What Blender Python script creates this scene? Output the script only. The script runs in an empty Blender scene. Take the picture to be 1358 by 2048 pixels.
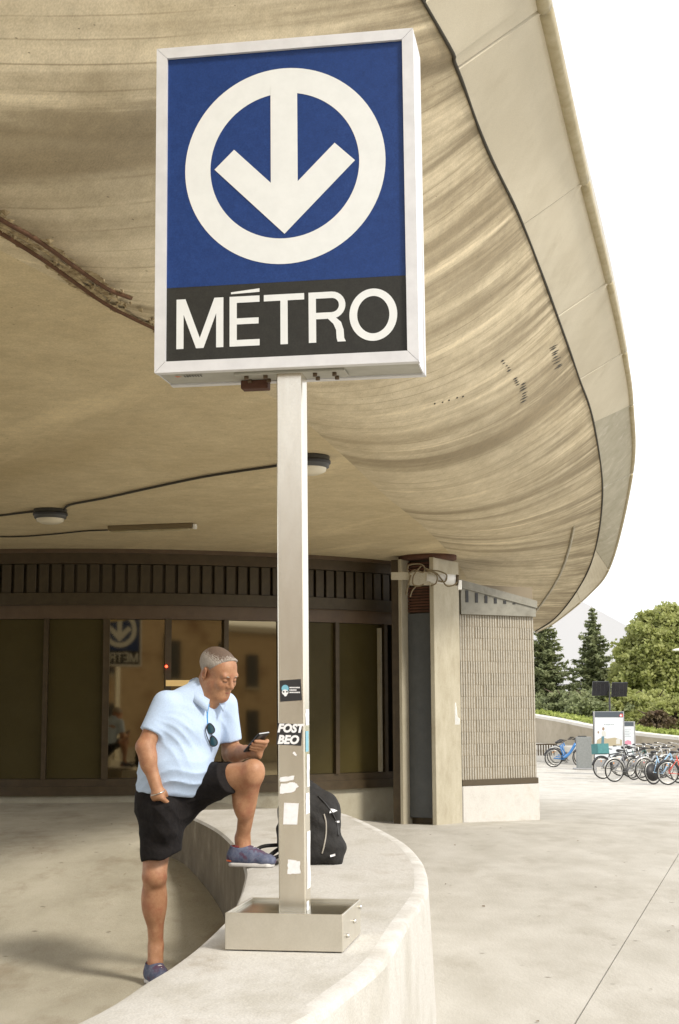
import bpy, bmesh, math, random
import numpy as np
from mathutils import Vector, Matrix, Euler

random.seed(7)
RNG = np.random.default_rng(11)
SC = bpy.context.scene
COL = SC.collection

# ------------------------------------------------------------------ camera
CAM_H = 1.35
PITCH = math.atan(391 / 2844.0)
ROLL = 0.005
cam_data = bpy.data.cameras.new("camera")
cam_data.sensor_fit = 'VERTICAL'
cam_data.sensor_height = 36.0
cam_data.sensor_width = 24.0
cam_data.lens = 50.0
cam_data.clip_start = 0.05
cam_data.clip_end = 3000.0
cam = bpy.data.objects.new("camera", cam_data)
COL.objects.link(cam)
CAM_ROT = Matrix.Rotation(math.pi / 2 + PITCH, 3, 'X') @ Matrix.Rotation(-ROLL, 3, 'Z')
cam.matrix_world = Matrix.Translation((0, 0, CAM_H)) @ CAM_ROT.to_4x4()
SC.camera = cam

# ------------------------------------------------------------------ sky and sun (bright overcast)
SUN_EL, SUN_AZ = math.radians(42), math.radians(132)      # azimuth clockwise from +Y
world = bpy.data.worlds.new("World")
SC.world = world
world.use_nodes = True
wn = world.node_tree
wn.nodes.clear()
w_out = wn.nodes.new('ShaderNodeOutputWorld')
w_bg = wn.nodes.new('ShaderNodeBackground')
w_bg.inputs['Strength'].default_value = 0.10
w_sky = wn.nodes.new('ShaderNodeTexSky')
w_sky.sky_type = 'NISHITA'
w_sky.sun_disc = False
w_sky.sun_elevation = SUN_EL
w_sky.sun_rotation = SUN_AZ
w_tc = wn.nodes.new('ShaderNodeTexCoord')
w_no = wn.nodes.new('ShaderNodeTexNoise')
w_no.inputs['Scale'].default_value = 3.0
w_no.inputs['Detail'].default_value = 5
w_cr = wn.nodes.new('ShaderNodeValToRGB')
w_cr.color_ramp.elements[0].position = 0.3
w_cr.color_ramp.elements[0].color = (4.9, 5.0, 5.25, 1)
w_cr.color_ramp.elements[1].position = 0.7
w_cr.color_ramp.elements[1].color = (9.9, 9.75, 9.7, 1)
w_mx = wn.nodes.new('ShaderNodeMix')
w_mx.data_type = 'RGBA'
w_mx.inputs['Factor'].default_value = 0.86               # cloud cover over the clear sky
wn.links.new(w_tc.outputs['Generated'], w_no.inputs['Vector'])
wn.links.new(w_no.outputs['Fac'], w_cr.inputs['Fac'])
wn.links.new(w_sky.outputs['Color'], w_mx.inputs[6])
wn.links.new(w_cr.outputs['Color'], w_mx.inputs[7])
wn.links.new(w_mx.outputs[2], w_bg.inputs['Color'])
wn.links.new(w_bg.outputs['Background'], w_out.inputs['Surface'])

sun_data = bpy.data.lights.new("sun", 'SUN')
sun_data.energy = 1.5
sun_data.angle = math.radians(10)
sun_data.color = (1.0, 0.94, 0.84)
sun = bpy.data.objects.new("sun", sun_data)
COL.objects.link(sun)
SUN_DIR = Vector((math.sin(SUN_AZ) * math.cos(SUN_EL), math.cos(SUN_AZ) * math.cos(SUN_EL), math.sin(SUN_EL)))
sun.rotation_euler = SUN_DIR.to_track_quat('Z', 'Y').to_euler()
sun.location = SUN_DIR * 60

SC.view_settings.view_transform = 'Standard'
SC.view_settings.look = 'None'
SC.view_settings.gamma = 1.0
SC.view_settings.use_curve_mapping = False
SC.view_settings.exposure = 1.17
SC.cycles.max_bounces = 8
SC.cycles.diffuse_bounces = 5
SC.cycles.glossy_bounces = 4
SC.cycles.use_denoising = True

# ------------------------------------------------------------------ helpers
F_PX = 2844.0

def ray(px, py):
    d = CAM_ROT @ Vector(((px - 679) / F_PX, -(py - 1024) / F_PX, -1.0))
    return d

def at(px, py, Y):
    """point at ground distance Y behind a photograph position"""
    d = ray(px, py)
    t = Y / d.y
    return Vector((d.x * t, Y, CAM_H + d.z * t))

def atz(px, py, z):
    d = ray(px, py)
    t = (z - CAM_H) / d.z
    return Vector((d.x * t, d.y * t, z))

def tag(o, label=None, cat=None, group=None, kind=None):
    if label: o['label'] = label
    if cat: o['category'] = cat
    if group: o['group'] = group
    if kind: o['kind'] = kind
    return o

def thing(name, label, cat, loc=(0, 0, 0), group=None):
    o = bpy.data.objects.new(name, None)
    COL.objects.link(o)
    o.empty_display_size = 0.1
    o.location = loc
    return tag(o, label, cat, group)

def world_loc(o):
    v = Vector(o.location)
    p = o.parent
    while p:
        v = v + Vector(p.location)
        p = p.parent
    return v

def link(name, me, parent=None, local=False):
    """one mesh object; verts are in world coordinates unless local"""
    o = bpy.data.objects.new(name, me)
    COL.objects.link(o)
    if parent is not None:
        o.parent = parent
        if not local:
            o.location = -world_loc(parent)
    return o

def mesh_from(name, verts, faces, mats, smooth=False, midx=None, autosmooth=None):
    me = bpy.data.meshes.new(name)
    me.from_pydata([tuple(v) for v in verts], [], [tuple(f) for f in faces])
    if not isinstance(mats, (list, tuple)):
        mats = [mats]
    for m in mats:
        me.materials.append(m)
    if midx is not None:
        me.polygons.foreach_set('material_index', midx)
    if smooth:
        me.polygons.foreach_set('use_smooth', [True] * len(me.polygons))
    me.update()
    return me

class MB:
    """mesh builder"""
    def __init__(self):
        self.v, self.f, self.m, self.s = [], [], [], []
        self.cur = 0
        self.sm = False
    def add(self, verts, faces):
        n = len(self.v)
        self.v += [Vector(p) for p in verts]
        self.f += [tuple(i + n for i in f) for f in faces]
        self.m += [self.cur] * len(faces)
        self.s += [self.sm] * len(faces)
        return self
    def box(self, c, size, R=None, bev=0.0):
        sx, sy, sz = [s / 2 for s in size]
        c = Vector(c)
        if bev > 0:
            b = min(bev, sx * .9, sy * .9, sz * .9)
            bm = bmesh.new()
            bmesh.ops.create_cube(bm, size=1)
            for v in bm.verts:
                v.co = Vector((v.co.x * size[0], v.co.y * size[1], v.co.z * size[2]))
            bmesh.ops.bevel(bm, geom=bm.edges[:], offset=b, segments=1, affect='EDGES', profile=.5)
            vs = [v.co.copy() for v in bm.verts]
            bm.verts.index_update()
            fs = [[v.index for v in f.verts] for f in bm.faces]
            bm.free()
        else:
            vs = [Vector((x, y, z)) for x in (-sx, sx) for y in (-sy, sy) for z in (-sz, sz)]
            fs = [(0, 1, 3, 2), (4, 6, 7, 5), (0, 4, 5, 1), (2, 3, 7, 6), (0, 2, 6, 4), (1, 5, 7, 3)]
        if R is not None:
            vs = [R @ v for v in vs]
        return self.add([v + c for v in vs], fs)
    def hexa(self, p):
        """8 corners: bottom 4 (ccw) then top 4"""
        return self.add(p, [(3, 2, 1, 0), (4, 5, 6, 7), (0, 1, 5, 4), (1, 2, 6, 5), (2, 3, 7, 6), (3, 0, 4, 7)])
    def tube(self, pts, r, n=8, cap=True, closed=False):
        pts = [Vector(p) for p in pts]
        rs = r if isinstance(r, (list, tuple)) else [r] * len(pts)
        vs, fs = [], []
        N = len(pts)
        prev = None
        for i, p in enumerate(pts):
            if closed:
                t = pts[(i + 1) % N] - pts[i - 1]
            else:
                t = pts[min(i + 1, N - 1)] - pts[max(i - 1, 0)]
            t.normalize()
            if prev is None:
                a = Vector((0, 0, 1)) if abs(t.z) < .9 else Vector((1, 0, 0))
                u = t.cross(a).normalized()
            else:
                u = (prev - t * prev.dot(t)).normalized()
            prev = u
            w = t.cross(u)
            for k in range(n):
                a = 2 * math.pi * k / n
                vs.append(p + (u * math.cos(a) + w * math.sin(a)) * rs[i])
        M = N if closed else N - 1
        for i in range(M):
            j = (i + 1) % N
            for k in range(n):
                k2 = (k + 1) % n
                fs.append((i * n + k, i * n + k2, j * n + k2, j * n + k))
        if cap and not closed:
            fs.append(tuple(range(n - 1, -1, -1)))
            fs.append(tuple((N - 1) * n + k for k in range(n)))
        old = self.sm
        self.sm = True
        self.add(vs, fs)
        self.sm = old
        return self
    def prism(self, pts, depth):
        """planar polygon (list of Vector) extruded by vector depth"""
        n = len(pts)
        d = Vector(depth)
        vs = [Vector(p) for p in pts] + [Vector(p) + d for p in pts]
        fs = [tuple(range(n - 1, -1, -1)), tuple(range(n, 2 * n))]
        fs += [(i, (i + 1) % n, n + (i + 1) % n, n + i) for i in range(n)]
        return self.add(vs, fs)
    def quad(self, a, b, c, d):
        return self.add([a, b, c, d], [(0, 1, 2, 3)])
    def lathe(self, prof, n=16, c=(0, 0, 0), axis='Z'):
        vs, fs = [], []
        c = Vector(c)
        for r, z in prof:
            for k in range(n):
                a = 2 * math.pi * k / n
                p = Vector((r * math.cos(a), r * math.sin(a), z))
                if axis == 'Y': p = Vector((p.x, p.z, p.y))
                vs.append(p + c)
        for i in range(len(prof) - 1):
            for k in range(n):
                fs.append((i * n + k, i * n + (k + 1) % n, (i + 1) * n + (k + 1) % n, (i + 1) * n + k))
        old = self.sm
        self.sm = True
        self.add(vs, fs)
        self.sm = old
        return self
    def mesh(self, name, mats):
        me = bpy.data.meshes.new(name)
        me.from_pydata([tuple(v) for v in self.v], [], self.f)
        for m in (mats if isinstance(mats, (list, tuple)) else [mats]):
            me.materials.append(m)
        me.polygons.foreach_set('material_index', self.m)
        me.polygons.foreach_set('use_smooth', self.s)
        me.update()
        return me
    def build(self, name, mats, parent=None, local=False):
        return link(name, self.mesh(name, mats), parent, local)

def copy_tree(o, parent=None):
    c = o.copy()
    COL.objects.link(c)
    if parent is not None:
        c.parent = parent
    for ch in list(o.children):
        copy_tree(ch, c)
    return c

# ------------------------------------------------------------------ materials
def _n(nt, typ, **kw):
    n = nt.nodes.new(typ)
    for k, v in kw.items():
        setattr(n, k, v)
    return n

def mat(name, c1, c2=None, rough=.7, metal=0.0, scale=6.0, detail=6, lo=.35, hi=.65, stretch=(1, 1, 1),
        bump=0.0, bscale=60.0, spec=.5, emit=None, estr=0.0, coat=0.0, dirt=None, dscale=1.2, dlo=.52, dhi=.72, uv=False, sheen=0, aniso=0, trans=0.0, grain=0.0, bdist=.01, specks=0.0):
    m = bpy.data.materials.new(name)
    m.use_nodes = True
    nt = m.node_tree
    b = nt.nodes['Principled BSDF']
    b.inputs['Roughness'].default_value = rough
    b.inputs['Metallic'].default_value = metal
    b.inputs['Specular IOR Level'].default_value = spec
    b.inputs['Coat Weight'].default_value = coat
    b.inputs['Sheen Weight'].default_value = sheen
    b.inputs['Anisotropic'].default_value = aniso
    b.inputs['Base Color'].default_value = (*c1, 1)
    if emit:
        b.inputs['Emission Color'].default_value = (*emit, 1)
        b.inputs['Emission Strength'].default_value = estr
    tc = _n(nt, 'ShaderNodeTexCoord')
    mp = _n(nt, 'ShaderNodeMapping')
    mp.inputs['Scale'].default_value = stretch
    nt.links.new(tc.outputs['UV' if uv else 'Object'], mp.inputs['Vector'])
    last = None
    if c2 is not None:
        no = _n(nt, 'ShaderNodeTexNoise')
        no.inputs['Scale'].default_value = scale
        no.inputs['Detail'].default_value = detail
        no.inputs['Roughness'].default_value = .62
        nt.links.new(mp.outputs['Vector'], no.inputs['Vector'])
        cr = _n(nt, 'ShaderNodeValToRGB')
        cr.color_ramp.elements[0].position = lo
        cr.color_ramp.elements[0].color = (*c1, 1)
        cr.color_ramp.elements[1].position = hi
        cr.color_ramp.elements[1].color = (*c2, 1)
        nt.links.new(no.outputs['Fac'], cr.inputs['Fac'])
        last = cr.outputs['Color']
    if dirt is not None:
        no2 = _n(nt, 'ShaderNodeTexNoise')
        no2.inputs['Scale'].default_value = dscale
        no2.inputs['Detail'].default_value = 8
        no2.inputs['Roughness'].default_value = .65
        nt.links.new(mp.outputs['Vector'], no2.inputs['Vector'])
        r2 = _n(nt, 'ShaderNodeMapRange')
        r2.inputs['From Min'].default_value = dlo
        r2.inputs['From Max'].default_value = dhi
        nt.links.new(no2.outputs['Fac'], r2.inputs['Value'])
        mx = _n(nt, 'ShaderNodeMix', data_type='RGBA')
        nt.links.new(r2.outputs['Result'], mx.inputs['Factor'])
        if last is None:
            mx.inputs[6].default_value = (*c1, 1)
        else:
            nt.links.new(last, mx.inputs[6])
        mx.inputs[7].default_value = (*dirt, 1)
        last = mx.outputs[2]
    if specks > 0:
        vo = _n(nt, 'ShaderNodeTexVoronoi'); vo.inputs['Scale'].default_value = 3.2; vo.inputs['Randomness'].default_value = 1
        nt.links.new(tc.outputs['Object'], vo.inputs['Vector'])
        rv = _n(nt, 'ShaderNodeMapRange'); rv.inputs['From Min'].default_value = .025; rv.inputs['From Max'].default_value = .07
        rv.inputs['To Min'].default_value = specks; rv.inputs['To Max'].default_value = 0
        nt.links.new(vo.outputs['Distance'], rv.inputs['Value'])
        mv = _n(nt, 'ShaderNodeMix', data_type='RGBA'); nt.links.new(rv.outputs['Result'], mv.inputs['Factor'])
        nt.links.new(last, mv.inputs[6]); mv.inputs[7].default_value = (c1[0] * .35, c1[1] * .32, c1[2] * .28, 1)
        last = mv.outputs[2]
    if grain > 0:
        no4 = _n(nt, 'ShaderNodeTexNoise')
        no4.inputs['Scale'].default_value = 170
        no4.inputs['Detail'].default_value = 2
        nt.links.new(tc.outputs['Object'], no4.inputs['Vector'])
        r4 = _n(nt, 'ShaderNodeMapRange')
        r4.inputs['From Min'].default_value = .3
        r4.inputs['From Max'].default_value = .7
        r4.inputs['To Min'].default_value = 1 - grain
        r4.inputs['To Max'].default_value = 1 + grain
        nt.links.new(no4.outputs['Fac'], r4.inputs['Value'])
        mg = _n(nt, 'ShaderNodeMix', data_type='RGBA', blend_type='MULTIPLY')
        mg.inputs['Factor'].default_value = 1
        if last is None:
            mg.inputs[6].default_value = (*c1, 1)
        else:
            nt.links.new(last, mg.inputs[6])
        nt.links.new(r4.outputs['Result'], mg.inputs[7])
        last = mg.outputs[2]
    if last is not None:
        nt.links.new(last, b.inputs['Base Color'])
    if bump > 0:
        no3 = _n(nt, 'ShaderNodeTexNoise')
        no3.inputs['Scale'].default_value = bscale
        no3.inputs['Detail'].default_value = 5
        nt.links.new(mp.outputs['Vector'], no3.inputs['Vector'])
        bp = _n(nt, 'ShaderNodeBump')
        bp.inputs['Strength'].default_value = bump
        bp.inputs['Distance'].default_value = bdist
        nt.links.new(no3.outputs['Fac'], bp.inputs['Height'])
        nt.links.new(bp.outputs['Normal'], b.inputs['Normal'])
    if trans > 0:
        out = nt.nodes['Material Output']
        tr = _n(nt, 'ShaderNodeBsdfTranslucent')
        if last is not None:
            nt.links.new(last, tr.inputs['Color'])
        else:
            tr.inputs['Color'].default_value = (*c1, 1)
        ms = _n(nt, 'ShaderNodeMixShader')
        ms.inputs['Fac'].default_value = trans
        nt.links.new(b.outputs['BSDF'], ms.inputs[1])
        nt.links.new(tr.outputs['BSDF'], ms.inputs[2])
        nt.links.new(ms.outputs['Shader'], out.inputs['Surface'])
    return m

M = {}
M['paving'] = mat('paving_concrete', (.41, .385, .33), (.51, .485, .43), rough=.85, scale=1.9, stretch=(1.3, .55, 1), detail=10, bump=.25, bscale=40, dirt=(.31, .28, .225), dscale=1.3, dlo=.53, dhi=.80, grain=.14, specks=.75)
M['paving_shade'] = mat('apron_concrete_shaded', (.33, .30, .225), (.42, .385, .30), rough=.85, scale=2.2, stretch=(1.3, .6, 1), detail=9, bump=.25, bscale=40, dirt=(.22, .175, .115), dscale=1.9, dlo=.53, dhi=.78, grain=.18, specks=.8)  # darker copy of the paving, canopy shade mixed into its colour
M['ground'] = mat('ground_dirt', (.16, .14, .11), (.22, .2, .16), rough=.95)
M['joint'] = mat('joint_filler', (.10, .085, .06), rough=.95)
M['bench'] = mat('bench_concrete', (.43, .405, .35), (.58, .56, .52), rough=.8, scale=2.2, stretch=(1.5, .8, 1), detail=10, bump=.3, bscale=35, dirt=(.27, .225, .155), dscale=2.2, dlo=.54, dhi=.80, grain=.13)
M['bench_inner'] = mat('bench_grimy_shaded_face', (.10, .08, .05), (.17, .14, .095), rough=.9, scale=4, detail=10, bump=.3, bscale=35, dirt=(.27, .235, .17), dscale=4, dlo=.56, dhi=.80, grain=.15)  # inner face: real grime, with shade darkened into the colour as well
M['bench_wear'] = mat('bench_scuffed_edge', (.49, .465, .415), (.63, .615, .58), rough=.75, scale=5, detail=9, bump=.3, bscale=40, dirt=(.40, .365, .30), dscale=3, dlo=.52, dhi=.74, grain=.1)
M['facade_dark'] = mat('bronze_metal', (.055, .038, .018), (.075, .052, .026), rough=.45, metal=.35, scale=9)
M['facade_brown'] = mat('brown_frame', (.085, .052, .026), (.11, .07, .036), rough=.5, scale=7)
M['slat_metal'] = mat('slat_bronze', (.048, .034, .015), (.062, .045, .021), rough=.5, metal=.25, scale=12)
M['steel'] = mat('brushed_steel', (.70, .645, .54), (.75, .70, .595), rough=.24, metal=.9, scale=12, stretch=(2, 2, .5), detail=3, dirt=(.56, .50, .39), dscale=9, dlo=.6, dhi=.8, grain=.03)
M['steel_box'] = mat('steel_box_metal', (.60, .56, .47), (.65, .61, .52), rough=.36, metal=.8, scale=8, detail=3, dirt=(.58, .53, .44), dscale=6, dlo=.55, dhi=.8, grain=.03)
M['white_frame'] = mat('white_enamel', (.60, .595, .60), (.67, .665, .67), rough=.4, scale=14, dirt=(.5, .48, .44), dscale=20, dlo=.66, dhi=.85)
M['sign_grey'] = mat('sign_cabinet_grey', (.36, .35, .30), (.44, .43, .38), rough=.55, metal=.2, scale=9)
M['sign_blue'] = mat('sign_blue', (.010, .036, .150), (.013, .043, .172), spec=.3, rough=.42, scale=30, dirt=(.06, .095, .24), dscale=60, dlo=.68, dhi=.8, grain=.14)
M['sign_black'] = mat('sign_black', (.024, .023, .019), (.030, .029, .024), spec=.3, rough=.45, scale=30, grain=.14)
M['sign_white'] = mat('sign_white', (.70, .71, .69), (.74, .75, .73), rough=.4, scale=20)
M['black'] = mat('black_plastic', (.018, .017, .016), rough=.5)
M['dark_grey'] = mat('dark_grey_metal', (.06, .06, .058), (.08, .08, .076), rough=.5, scale=10)
M['rubber'] = mat('rubber', (.022, .021, .02), rough=.8)
M['chrome'] = mat('chrome', (.62, .61, .58), rough=.25, metal=1)
M['column'] = mat('column_concrete', (.36, .32, .23), (.45, .41, .31), rough=.85, scale=4, stretch=(1.3, 1.3, .8), detail=9, bump=.3, bscale=40, dirt=(.24, .2, .13), dscale=2, dlo=.56, dhi=.78, grain=.12)
M['rust'] = mat('rust_brown', (.070, .028, .015), (.105, .042, .022), rough=.8, scale=12, bump=.2)
M['slate'] = mat('slate_blue_panel', (.065, .070, .072), (.080, .086, .088), rough=.5, scale=8, grain=.1)
M['block'] = mat('ribbed_block', (.34, .315, .26), (.45, .42, .36), rough=.9, scale=9, detail=8, bump=.5, bscale=50, dirt=(.27, .225, .15), dscale=2.2, dlo=.52, dhi=.76, grain=.12)
M['mortar'] = mat('mortar', (.24, .20, .14), rough=.95)
M['plinth'] = mat('plinth_concrete', (.52, .50, .46), (.62, .60, .56), rough=.85, scale=4, detail=9, bump=.2, dirt=(.42, .38, .31), dscale=4, dlo=.52, dhi=.80, grain=.12)
M['plinth_shade'] = mat('plinth_concrete_shaded', (.34, .31, .23), (.42, .39, .30), rough=.85, scale=3, detail=8, dirt=(.22, .18, .12), dscale=1.6, dlo=.54, dhi=.74, grain=.1)  # plinth concrete again, with the shade under the canopy in its colour
M['strip'] = mat('dark_strip', (.075, .055, .03), rough=.7)
M['grey_paint'] = mat('grey_painted_metal', (.20, .19, .155), (.26, .25, .205), rough=.6, scale=8, dirt=(.15, .13, .09), dscale=5)
M['white_light'] = mat('white_lamp_body', (.74, .73, .69), rough=.5)
M['cable'] = mat('cable_black', (.03, .024, .016), rough=.6)
M['conduit'] = mat('conduit_brown', (.16, .12, .06), rough=.6)
M['lens'] = mat('opal_lens', (.70, .64, .50), rough=.35)
# ================================================================== ground
def sstep(a, b, x):
    t = np.clip((x - a) / (b - a), 0, 1)
    return t * t * (3 - 2 * t)

def gz(X, Y):
    X = np.asarray(X, float); Y = np.asarray(Y, float)
    up = .27 * sstep(6.8, 12.0, Y) * sstep(.6, -1.9, X) * sstep(40, 30, Y)
    yy = np.clip(Y - 16, 0, 24)
    dn = -.035 * yy - .004 * np.clip(Y - 40, 0, 8)
    dn = dn * sstep(-1.5, 1.0, X)
    return up + dn

def gzf(x, y):
    return float(gz(x, y))

def sheet(xs, ys, dz=0.0):
    xs, ys = np.array(xs), np.array(ys)
    XX, YY = np.meshgrid(xs, ys)
    ZZ = gz(XX, YY) + dz
    nx, ny = len(xs), len(ys)
    v = np.stack([XX.ravel(), YY.ravel(), ZZ.ravel()], 1)
    f = [(j * nx + i, j * nx + i + 1, (j + 1) * nx + i + 1, (j + 1) * nx + i) for j in range(ny - 1) for i in range(nx - 1)]
    return v.tolist(), f

xs = sorted(set(list(np.arange(-12, 14.01, .5)) + [-900, -400, -150, -60, -25, 25, 40, 70, 150, 400, 900]))
ys = sorted(set(list(np.arange(-12, 50.1, .5)) + [-900, -300, -120, -50, -25, 56, 70, 100, 160, 300, 600, 1500]))
v, f = sheet(xs, ys, -.03)
tag(link('ground', mesh_from('ground', v, f, M['ground'], smooth=True)), kind='structure')

# paving slabs: one sheet cut along the joints, each slab with a real gap round it
pv, pf = sheet(list(np.arange(-14, 30.01, .44)), list(np.arange(-9, 64.01, .44)))
LINES = [  # (point, direction) of the joints in the paving
    (Vector((2.15, 10.2, 0)), Vector((2.5, 8.36, 0)).normalized()),
    (Vector((-.25, 2.0, 0)), Vector((.02, 1, 0)).normalized()),
]
CROSS_R = [(Vector((3.0, 16.2, 0)), Vector((1.53, -2.0, 0)).normalized())]
CROSS_L = [(Vector((-2.5, 12.95, 0)), Vector((1, .01, 0)).normalized()), (Vector((-2.5, 6.2, 0)), Vector((1, .01, 0)).normalized())]

def half(bm, p, d, side, gap=.0042):
    n = Vector((d.y, -d.x, 0)) * side       # kept side is +n
    g = bm.verts[:] + bm.edges[:] + bm.faces[:]
    bmesh.ops.bisect_plane(bm, geom=g, plane_co=p + n * gap, plane_no=n, clear_inner=True, clear_outer=False)

def slab(cuts, m, smooth=True):
    bm = bmesh.new()
    vs = [bm.verts.new(c) for c in pv]
    for q in pf:
        bm.faces.new([vs[i] for i in q])
    for p, d, s in cuts:
        half(bm, p, d, s)
    edges = [e for e in bm.edges if e.is_boundary]
    r = bmesh.ops.extrude_edge_only(bm, edges=edges)
    for el in r['geom']:
        if isinstance(el, bmesh.types.BMVert):
            el.co.z -= .028
    me = bpy.data.meshes.new('paving_slab')
    bm.to_mesh(me)
    bm.free()
    me.materials.append(m)
    o = link('paving_slab', me)
    tag(o, kind='structure')
    return o

A, D = LINES
slab([(A[0], A[1], 1)], M['paving'])
slab([(A[0], A[1], -1), (D[0], D[1], 1), ], M['paving'])
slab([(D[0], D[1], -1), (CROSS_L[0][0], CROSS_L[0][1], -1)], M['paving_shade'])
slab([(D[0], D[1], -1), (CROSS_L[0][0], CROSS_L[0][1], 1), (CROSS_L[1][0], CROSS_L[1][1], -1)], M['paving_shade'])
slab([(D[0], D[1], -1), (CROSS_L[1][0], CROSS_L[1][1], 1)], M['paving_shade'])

# ================================================================== curves
def spline(pts, n, key=None):
    """Catmull-Rom through the points, n samples evenly over the index"""
    P = [Vector(p) for p in pts]
    P = [P[0] * 2 - P[1]] + P + [P[-1] * 2 - P[-2]]
    out = []
    m = len(pts) - 1
    for k in range(n):
        s = k / (n - 1) * m
        i = min(int(s), m - 1)
        t = s - i
        a, b, c, d = P[i], P[i + 1], P[i + 2], P[i + 3]
        out.append(.5 * ((2 * b) + (c - a) * t + (2 * a - 5 * b + 4 * c - d) * t * t + (3 * b - a - 3 * c + d) * t ** 3))
    return out

# ================================================================== curved concrete bench
BZ = .56
inner_px = [(372, 1629), (430, 1656), (470, 1693), (489, 1736), (486, 1765), (477, 1792), (457, 1829), (400, 1885), (341, 1930), (291, 1960), (141, 2046)]
outer_px = [(683, 1625), (790, 1672), (843, 1718), (857, 1766), (848, 1795), (813, 1849), (770, 1919), (690, 1985), (600, 2046)]
inn = [atz(x, y, BZ) for x, y in inner_px]
out = [atz(x, y, BZ) for x, y in outer_px]
inn = [inn[0] + Vector((-.22, .42, 0))] + inn + [Vector((-1.05, 2.9, BZ)), Vector((-1.7, 2.0, BZ))]
out = [out[0] + Vector((-.45, .5, 0))] + out + [Vector((-.52, 2.8, BZ)), Vector((-1.05, 1.9, BZ))]
NB = 90
def by_y(pts, n):
    s = spline(pts, 400)
    y0, y1 = s[0].y, s[-1].y
    # resample evenly by arc length
    L = [0]
    for i in range(1, len(s)): L.append(L[-1] + (s[i] - s[i - 1]).length)
    r = []
    for k in range(n):
        t = L[-1] * k / (n - 1)
        i = np.searchsorted(L, t, side='right') - 1
        i = min(max(i, 0), len(s) - 2)
        u = (t - L[i]) / max(L[i + 1] - L[i], 1e-9)
        r.append(s[i].lerp(s[i + 1], u))
    return r
bi, bo = by_y(inn, NB), by_y(out, NB)
BENCH_IN, BENCH_OUT = bi, bo
prof = []
verts, faces, mi = [], [], []
rows = []
for k in range(NB):
    a, b = bi[k], bo[k]
    w = (b - a).normalized()
    n = (b - a).length
    za, zb = gzf(a.x, a.y) - .05, gzf(b.x, b.y) - .05
    jit = [math.sin(k * 1.7) * .002, math.sin(k * 2.3 + 1) * .002]
    ring = [a + Vector((0, 0, za - BZ)) , a + Vector((0, 0, -.022)), a + w * .012 + Vector((0, 0, -.005)), a + w * .035,
            a.lerp(b, .3), a.lerp(b, .6), b - w * .065, b - w * .022, b - w * .006 + Vector((0, 0, -.008)), b + Vector((0, 0, -.026)),
            b + w * .012 + Vector((0, 0, -.25)), b + w * .03 + Vector((0, 0, zb - BZ))]
    rows.append(ring)
for r in rows: verts += r
nr = len(rows[0])
for k in range(NB - 1):
    for j in range(nr - 1):
        faces.append((k * nr + j, k * nr + j + 1, (k + 1) * nr + j + 1, (k + 1) * nr + j))
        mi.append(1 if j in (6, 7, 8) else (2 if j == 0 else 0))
faces.append(tuple(range(nr))); mi.append(0)
faces.append(tuple((NB - 1) * nr + j for j in range(nr - 1, -1, -1))); mi.append(0)
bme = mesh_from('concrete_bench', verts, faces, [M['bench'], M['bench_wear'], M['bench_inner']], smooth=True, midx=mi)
bo_ = link('concrete_bench', bme)
bo_.modifiers.new('split', 'EDGE_SPLIT').split_angle = math.radians(28)
tag(bo_, 'low curved pale concrete bench wall with a scuffed outer edge', 'bench')

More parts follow.
